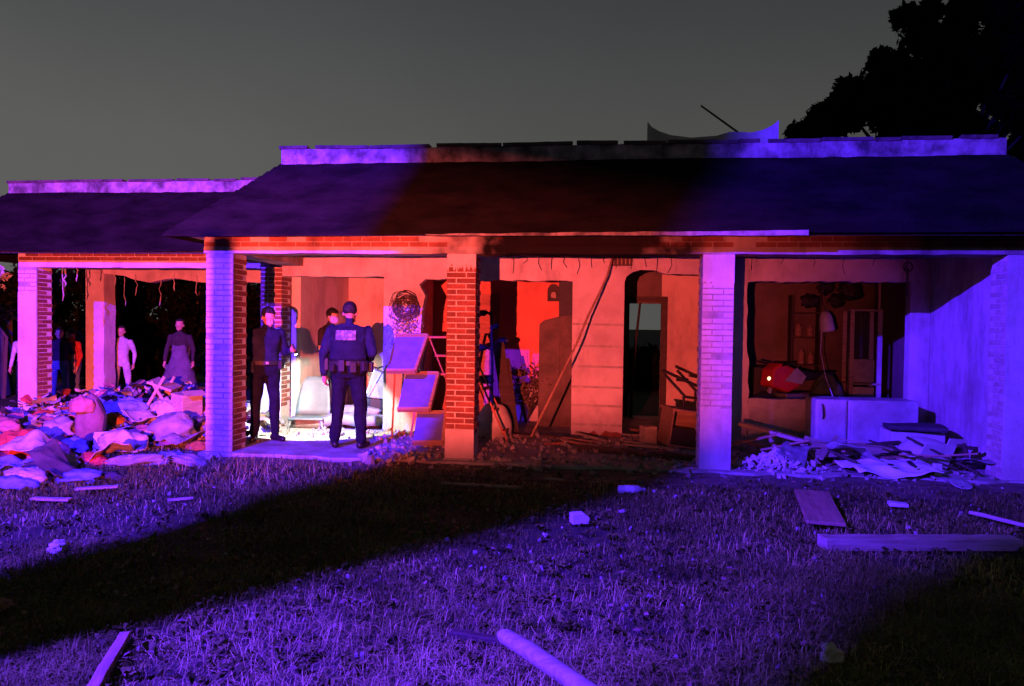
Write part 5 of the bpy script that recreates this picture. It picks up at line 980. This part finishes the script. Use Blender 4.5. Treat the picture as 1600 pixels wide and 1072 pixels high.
chips('porch_rubble', 'broken brick and plaster chips strewn over the porch floor', Hscatter(700, -1.2, 2.7, -0.3, 2.0, lambda u, v: 0.05 if v > -.1 else 0.0) + Hscatter(260, 2.9, 5.8, -0.3, 1.6, lambda u, v: 0.05 if v > -.1 else 0.0) + Hscatter(90, -3, -1.2, 1.2, 2.1, lambda u, v: 0.05), 0.022, M['rubble'], 1)
chips('porch_rubble', 'coarse lumps of masonry along the porch edge', Hscatter(90, -1.1, 2.7, -0.25, 0.5, lambda u, v: 0.04) + Hscatter(50, 1.0, 3.2, 1.2, 2.0, lambda u, v: 0.05), 0.034, M['rubble'], 2)
def mound(cu, cv, R, Hh, n_): 
    out = []
    for _ in range(n_):
        a, q_ = rr.uniform(0, 6.28), abs(rr.gauss(0, .5)); u, v = cu + R * q_ * math.cos(a), cv + R * 0.6 * q_ * math.sin(a); out.append(tuple(H(u, v, max(0, Hh * (1 - q_)) * rr.uniform(.5, 1))))
    return out
um = HP(1215, 730, 0.2)[0]
chips('plaster_rubble', 'pale heap of fallen plaster right of the blue lit column', mound(um, 0.25, 0.65, 0.22, 420), 0.026, M['plaster'], 3)
chips('heap_litter', 'small scraps scattered round the heap of belongings', [(x, y, heap_z(x, y)) for x, y in ((rr.uniform(-7, -3.2), rr.uniform(8.3, 11.5)) for _ in range(300))], 0.022, hm, 4)

# ================================================================== GRASS
def grass(name, n_, seed, ymin, ymax, hmin, hmax, wid, m_, lean=1.5):
    r = np.random.default_rng(seed); y = ymin * (ymax / ymin) ** r.uniform(0, 1, n_); x = r.uniform(-0.86, 0.86, n_) * y - 0.1
    d = np.stack([x - HO.x, y - HO.y], 1); u = d[:, 0] * HU.x + d[:, 1] * HU.y; v = d[:, 0] * HV.x + d[:, 1] * HV.y
    lim = np.where(u < -3.15, 0.2 + 0.25 * np.sin(u * 3), -0.10 + 0.10 * np.sin(u * 5.3) * np.sin(u * 2.1)); keep = v < lim; x, y = x[keep], y[keep]; n_ = len(x)
    P0 = np.stack([x, y, x * 0], 1); cw = Wave(seed + 3, 16, 3.2); c2 = Wave(seed + 8, 16, 12.0); dens = 0.5 + 0.8 * cw(P0) + 0.35 * c2(P0)
    k = r.uniform(0, 1, n_) < np.clip(dens + 0.25, 0.05, 1); x, y, P0 = x[k], y[k], P0[k]; n_ = len(x)
    far = np.clip(y / 5, 0.8, 1.8); h = r.uniform(hmin, hmax, n_) * np.clip(0.8 + 0.75 * cw(P0) + 0.35 * c2(P0), 0.3, 1.8); a = r.uniform(0, 6.283, n_); ln = r.uniform(0.25, lean, n_)
    z = lawn_z(x, y) - 0.035; B0 = np.stack([x, y, z], 1); dx = np.stack([np.cos(a), np.sin(a), a * 0], 1); sx = np.stack([-np.sin(a), np.cos(a), a * 0], 1) * (wid * far * r.uniform(.6, 1.3, n_))[:, None]
    m1 = B0 + dx * (h * ln * 0.30)[:, None] + np.array([0, 0, 1]) * (h * 0.62)[:, None]; tp = B0 + dx * (h * ln)[:, None] + np.array([0, 0, 1]) * (h * np.clip(1.08 - 0.45 * ln, 0.12, 1.1))[:, None]
    V = np.stack([B0 - sx, B0 + sx, m1 + sx * 0.8, m1 - sx * 0.8, tp], 1).reshape(-1, 3); base = np.arange(n_)[:, None] * 5
    quad = base + np.array([0, 1, 2, 3]); tri = base + np.array([3, 2, 4]); loops = np.concatenate([quad, tri], 1).ravel(); starts = (np.arange(n_)[:, None] * 7 + np.array([0, 4])).ravel()
    me = bpy.data.meshes.new(name); me.vertices.add(len(V)); me.vertices.foreach_set('co', V.ravel()); me.loops.add(len(loops)); me.loops.foreach_set('vertex_index', loops); me.polygons.add(len(starts)); me.polygons.foreach_set('loop_start', starts); me.update(calc_edges=True); me.materials.append(m_)
    return place(name, me, kind='stuff')
gm = mat('grass_blade', (0.115, 0.135, 0.028), (0.045, 0.060, 0.010), 0.75, 1.6, island=0.45, spec=0.2)
gs = mat('dry_grass', (0.52, 0.48, 0.17), (0.26, 0.24, 0.08), 0.8, 2.0, island=0.4, spec=0.2)
o = grass('grass', 190000, 5, 2.5, 9.6, 0.045, 0.105, 0.0022, gm); o['label'] = 'short green lawn grass in front of the porch'; o['category'] = 'grass'
o = grass('dry_grass', 60000, 6, 2.5, 9.6, 0.04, 0.11, 0.0018, gs, 2.4); o['label'] = 'pale dry blades scattered through the lawn'; o['category'] = 'grass'
def weeds(n_, seed):
    r = random.Random(seed); b = MB()
    for _ in range(n_):
        y = 2.6 * (8.0 / 2.6) ** r.random(); x = r.uniform(-.8, .8) * y; z = float(lawn_z(x, y)) - .02
        for k in range(r.randint(4, 8)):
            a = r.uniform(0, 6.28); L = r.uniform(.025, .06); w_ = L * r.uniform(.22, .4); d = Vector((math.cos(a), math.sin(a), 0)); s_ = Vector((-d.y, d.x, 0)) * w_; c = Vector((x, y, z)); up_z = r.uniform(.02, .06)
            b.add([c, c + d * L * .5 + s_ + Vector((0, 0, up_z)), c + d * L + Vector((0, 0, up_z * .8)), c + d * L * .5 - s_ + Vector((0, 0, up_z))], [(0, 1, 2, 3)])
    return b
weeds(1500, 9).obj('weeds', gm, kind='stuff', label='broad leaved weeds growing among the lawn grass', category='weeds')
# draped sheets and garments over the heap
for k, (px, py, a, b_, m_, lab) in enumerate(((60, 716, 0.7, 0.5, wcl, 'white bed sheet draped over the red blanket roll'), (110, 660, 0.6, 0.5, pcl, 'pink towel draped beside the brick side of the column'), (185, 672, 0.7, 0.5, bcl, 'dark blue sheet over the middle of the heap'), (235, 655, 0.6, 0.5, wcl, 'white garment over the upper right of the heap'), (285, 690, 0.6, 0.45, gcl, 'grey sheet spread below the big grey sack'), (160, 720, 0.6, 0.4, ycl, 'cream garment spread before the dark duffel'), (245, 718, 0.7, 0.35, bcl, 'blue cloth under the long pale bolster'), (15, 725, 0.6, 0.5, bcl, 'blue sheet at the left edge of the heap'), (90, 745, 0.6, 0.3, dcl, 'dark skirt spread on the grass before the heap'))):
    p = GH(px, py); place('crumpled_sheet', sheet_mesh('crumpled_sheet', a, b_, m_, 300 + k, 0.16, 6.0, 34), None, p - Vector((0, 0, 0.03)), (random.uniform(-.15, .15), random.uniform(-.15, .15), random.uniform(-.6, .6)), label=lab, category='clothes', group='crumpled cloths on the heap')
# fragments trodden into the lawn
fp = []
for _ in range(520):
    y = 3.0 * (8.3 / 3.0) ** (rr.random() ** 0.6); x = rr.uniform(-.75, .75) * y; fp.append((x, y, float(lawn_z(x, y)) - 0.01))
chips('lawn_fragments', 'small splinters and plaster crumbs trodden into the lawn', fp, 0.010, M['rubble'], 8)
lf = MB()
for _ in range(900):
    y = 2.7 * (8.0 / 2.7) ** rr.random(); x = rr.uniform(-.78, .78) * y; a = rr.uniform(0, 6.28); c = Vector((x, y, float(lawn_z(x, y)) + rr.uniform(0, .035))); d = Vector((math.cos(a), math.sin(a), rr.uniform(-.3, .3))) * rr.uniform(.012, .03); e2 = Vector((-math.sin(a), math.cos(a), rr.uniform(-.5, .5))) * d.length * .5
    lf.add([c - d, c + e2 + Vector((0, 0, .006)), c + d, c - e2], [(0, 1, 2, 3)])
lf.obj('fallen_leaves', mat('fallen_leaf', (0.20, 0.14, 0.08), (0.09, 0.06, 0.035), 0.9, 8, island=0.5), kind='stuff', label='dry fallen leaves lying in the grass', category='leaves')
# tangle of broken laths and bits in the right bay and on the middle porch
specs = []
for k in range(26):
    right = k < 17; specs.append((right, rr.choice(('wood', 'wood_pale', 'wood_dark')), rr.uniform(3.1, 5.5) if right else rr.uniform(0.4, 2.6), rr.uniform(0.0, 1.15) if right else rr.uniform(0.2, 1.9)))
specs.sort(key=lambda q: q[2]); ordn = ('first', 'second', 'third', 'fourth', 'fifth', 'sixth', 'seventh', 'eighth', 'ninth', 'tenth', 'eleventh', 'twelfth'); seen_ = {}
for right, m_, u, v in specs:
    i_ = seen_[(right, m_)] = seen_.get((right, m_), -1) + 1; L = rr.uniform(0.3, 0.9); w_ = rr.uniform(0.02, 0.05); tone = {'wood': 'brown', 'wood_pale': 'pale', 'wood_dark': 'dark'}[m_]
    MB().box((0, 0, 0), (L, w_, rr.uniform(.012, .025))).obj('broken_lath', M[m_], None, H(u, v, 0.08 + (rr.uniform(0.05, 0.22) if right else rr.uniform(0.0, .05))), (rr.uniform(-.3, .3), rr.uniform(-.4, .4) if right else rr.uniform(-.1, .1), rr.uniform(-1.0, 1.0)), bevel=0.002,
        label='%s %s broken lath from the left %s' % (ordn[i_], tone, 'in the wreckage below the refrigerator' if right else 'in the rubble of the middle porch'), category='lath', group='laths in the right bay' if right else 'laths on the middle porch')
for k, (px, py, v, a, b_, m_, lab) in enumerate(((1330, 735, 0.35, 0.5, 0.35, wcl, 'torn white cloth between upturned table and plastic bag'), (1240, 735, 0.3, 0.45, 0.3, gcl, 'grey cloth caught on the plaster heap'), (1540, 735, 0.4, 0.5, 0.4, gcl, 'grey cloth in the corner by the end column'))):
    place('torn_cloth', sheet_mesh('torn_cloth', a, b_, m_, 400 + k, 0.12, 6.0, 26), None, H(HP(px, py, v)[0], v, 0.12), (rr.uniform(-.2, .2), rr.uniform(-.2, .2), k), label=lab, category='cloth', group='torn cloths in the right bay')

# small crumpled scraps that fill the heap
def scraps(name, label, spots, size, mats_, seed):
    r = np.random.default_rng(seed); b = MB(); n_ = 7
    for i, p in enumerate(spots):
        w = Wave(seed + i % 40, 8, 9.0); a = size * r.uniform(.5, 1.6); c = size * r.uniform(.4, 1.1); g = np.stack(np.meshgrid(np.linspace(-a, a, n_), np.linspace(-c, c, n_), indexing='ij'), -1).reshape(-1, 2); P = np.c_[g, g[:, 0] * 0]
        P[:, 2] = 0.55 * size * w(P * 1.3 / size * .12 + i, True) + 0.3 * size * w(P * 2.6 / size * .12 + i); R_ = Euler((r.normal() * .3, r.normal() * .3, r.uniform(0, 6.28))).to_matrix()
        b.add([R_ @ Vector(q) + Vector(p) for q in P], [(x * n_ + y, (x + 1) * n_ + y, (x + 1) * n_ + y + 1, x * n_ + y + 1) for x in range(n_ - 1) for y in range(n_ - 1)], i % len(mats_))
    return b.obj(name, mats_, kind='stuff', label=label, category='scraps', smooth=True)
sp_ = []
for _ in range(330):
    x, y = rr.uniform(-7.4, -3.3), 9.0 + 2.6 * rr.random() ** 0.8; sp_.append((x, y, heap_z(x, y) + rr.uniform(0.02, 0.12)))
scraps('cloth_scraps', 'torn rags and paper scraps all over the heap of belongings', sp_, 0.095, [wcl, pcl, bcl, dcl, gcl, rcl, dcl, M['paper']], 500)

# earth washed up against the porch edge
us = np.linspace(-3.3, 6.6, 150); vv = np.linspace(-0.75, 0.12, 16); bw_ = Wave(77, 14, 3.0); bv = []
for u in us:
    for v in vv:
        p = H(u, v); q_ = float(bw_(np.array([[p.x, p.y, 0.]]))[0]); t = (v + 0.75) / 0.87; bv.append(tuple(H(u, v, -0.045 + 0.10 * (t ** 1.2) * (1 + 0.28 * q_) - (0.02 if u < -1.2 else 0.0) * t)))
me = bpy.data.meshes.new('dirt_bank'); me.from_pydata(bv, [], [(i * 16 + j, (i + 1) * 16 + j, (i + 1) * 16 + j + 1, i * 16 + j + 1) for i in range(149) for j in range(15)]); me.materials.append(mat('bank_soil', (0.13, 0.11, 0.075), (0.05, 0.042, 0.028), 1.0, 9, 0.9, 40)); place('dirt_bank', me, smooth=True, kind='structure')

# dark bar leaning in the back doorway
bar_ = MB().tube([(0, 0, 0), (0.04, 0.02, 1.0), (0.13, 0.05, 1.95)], [0.03, 0.025, 0.02], 7).obj('leaning_bar', M['black'], None, H(2.10, 4.35, 0.05), ROT, label='crooked dark bar leaning in the back doorway', category='bar')
bar_.name = 'crooked_bar'
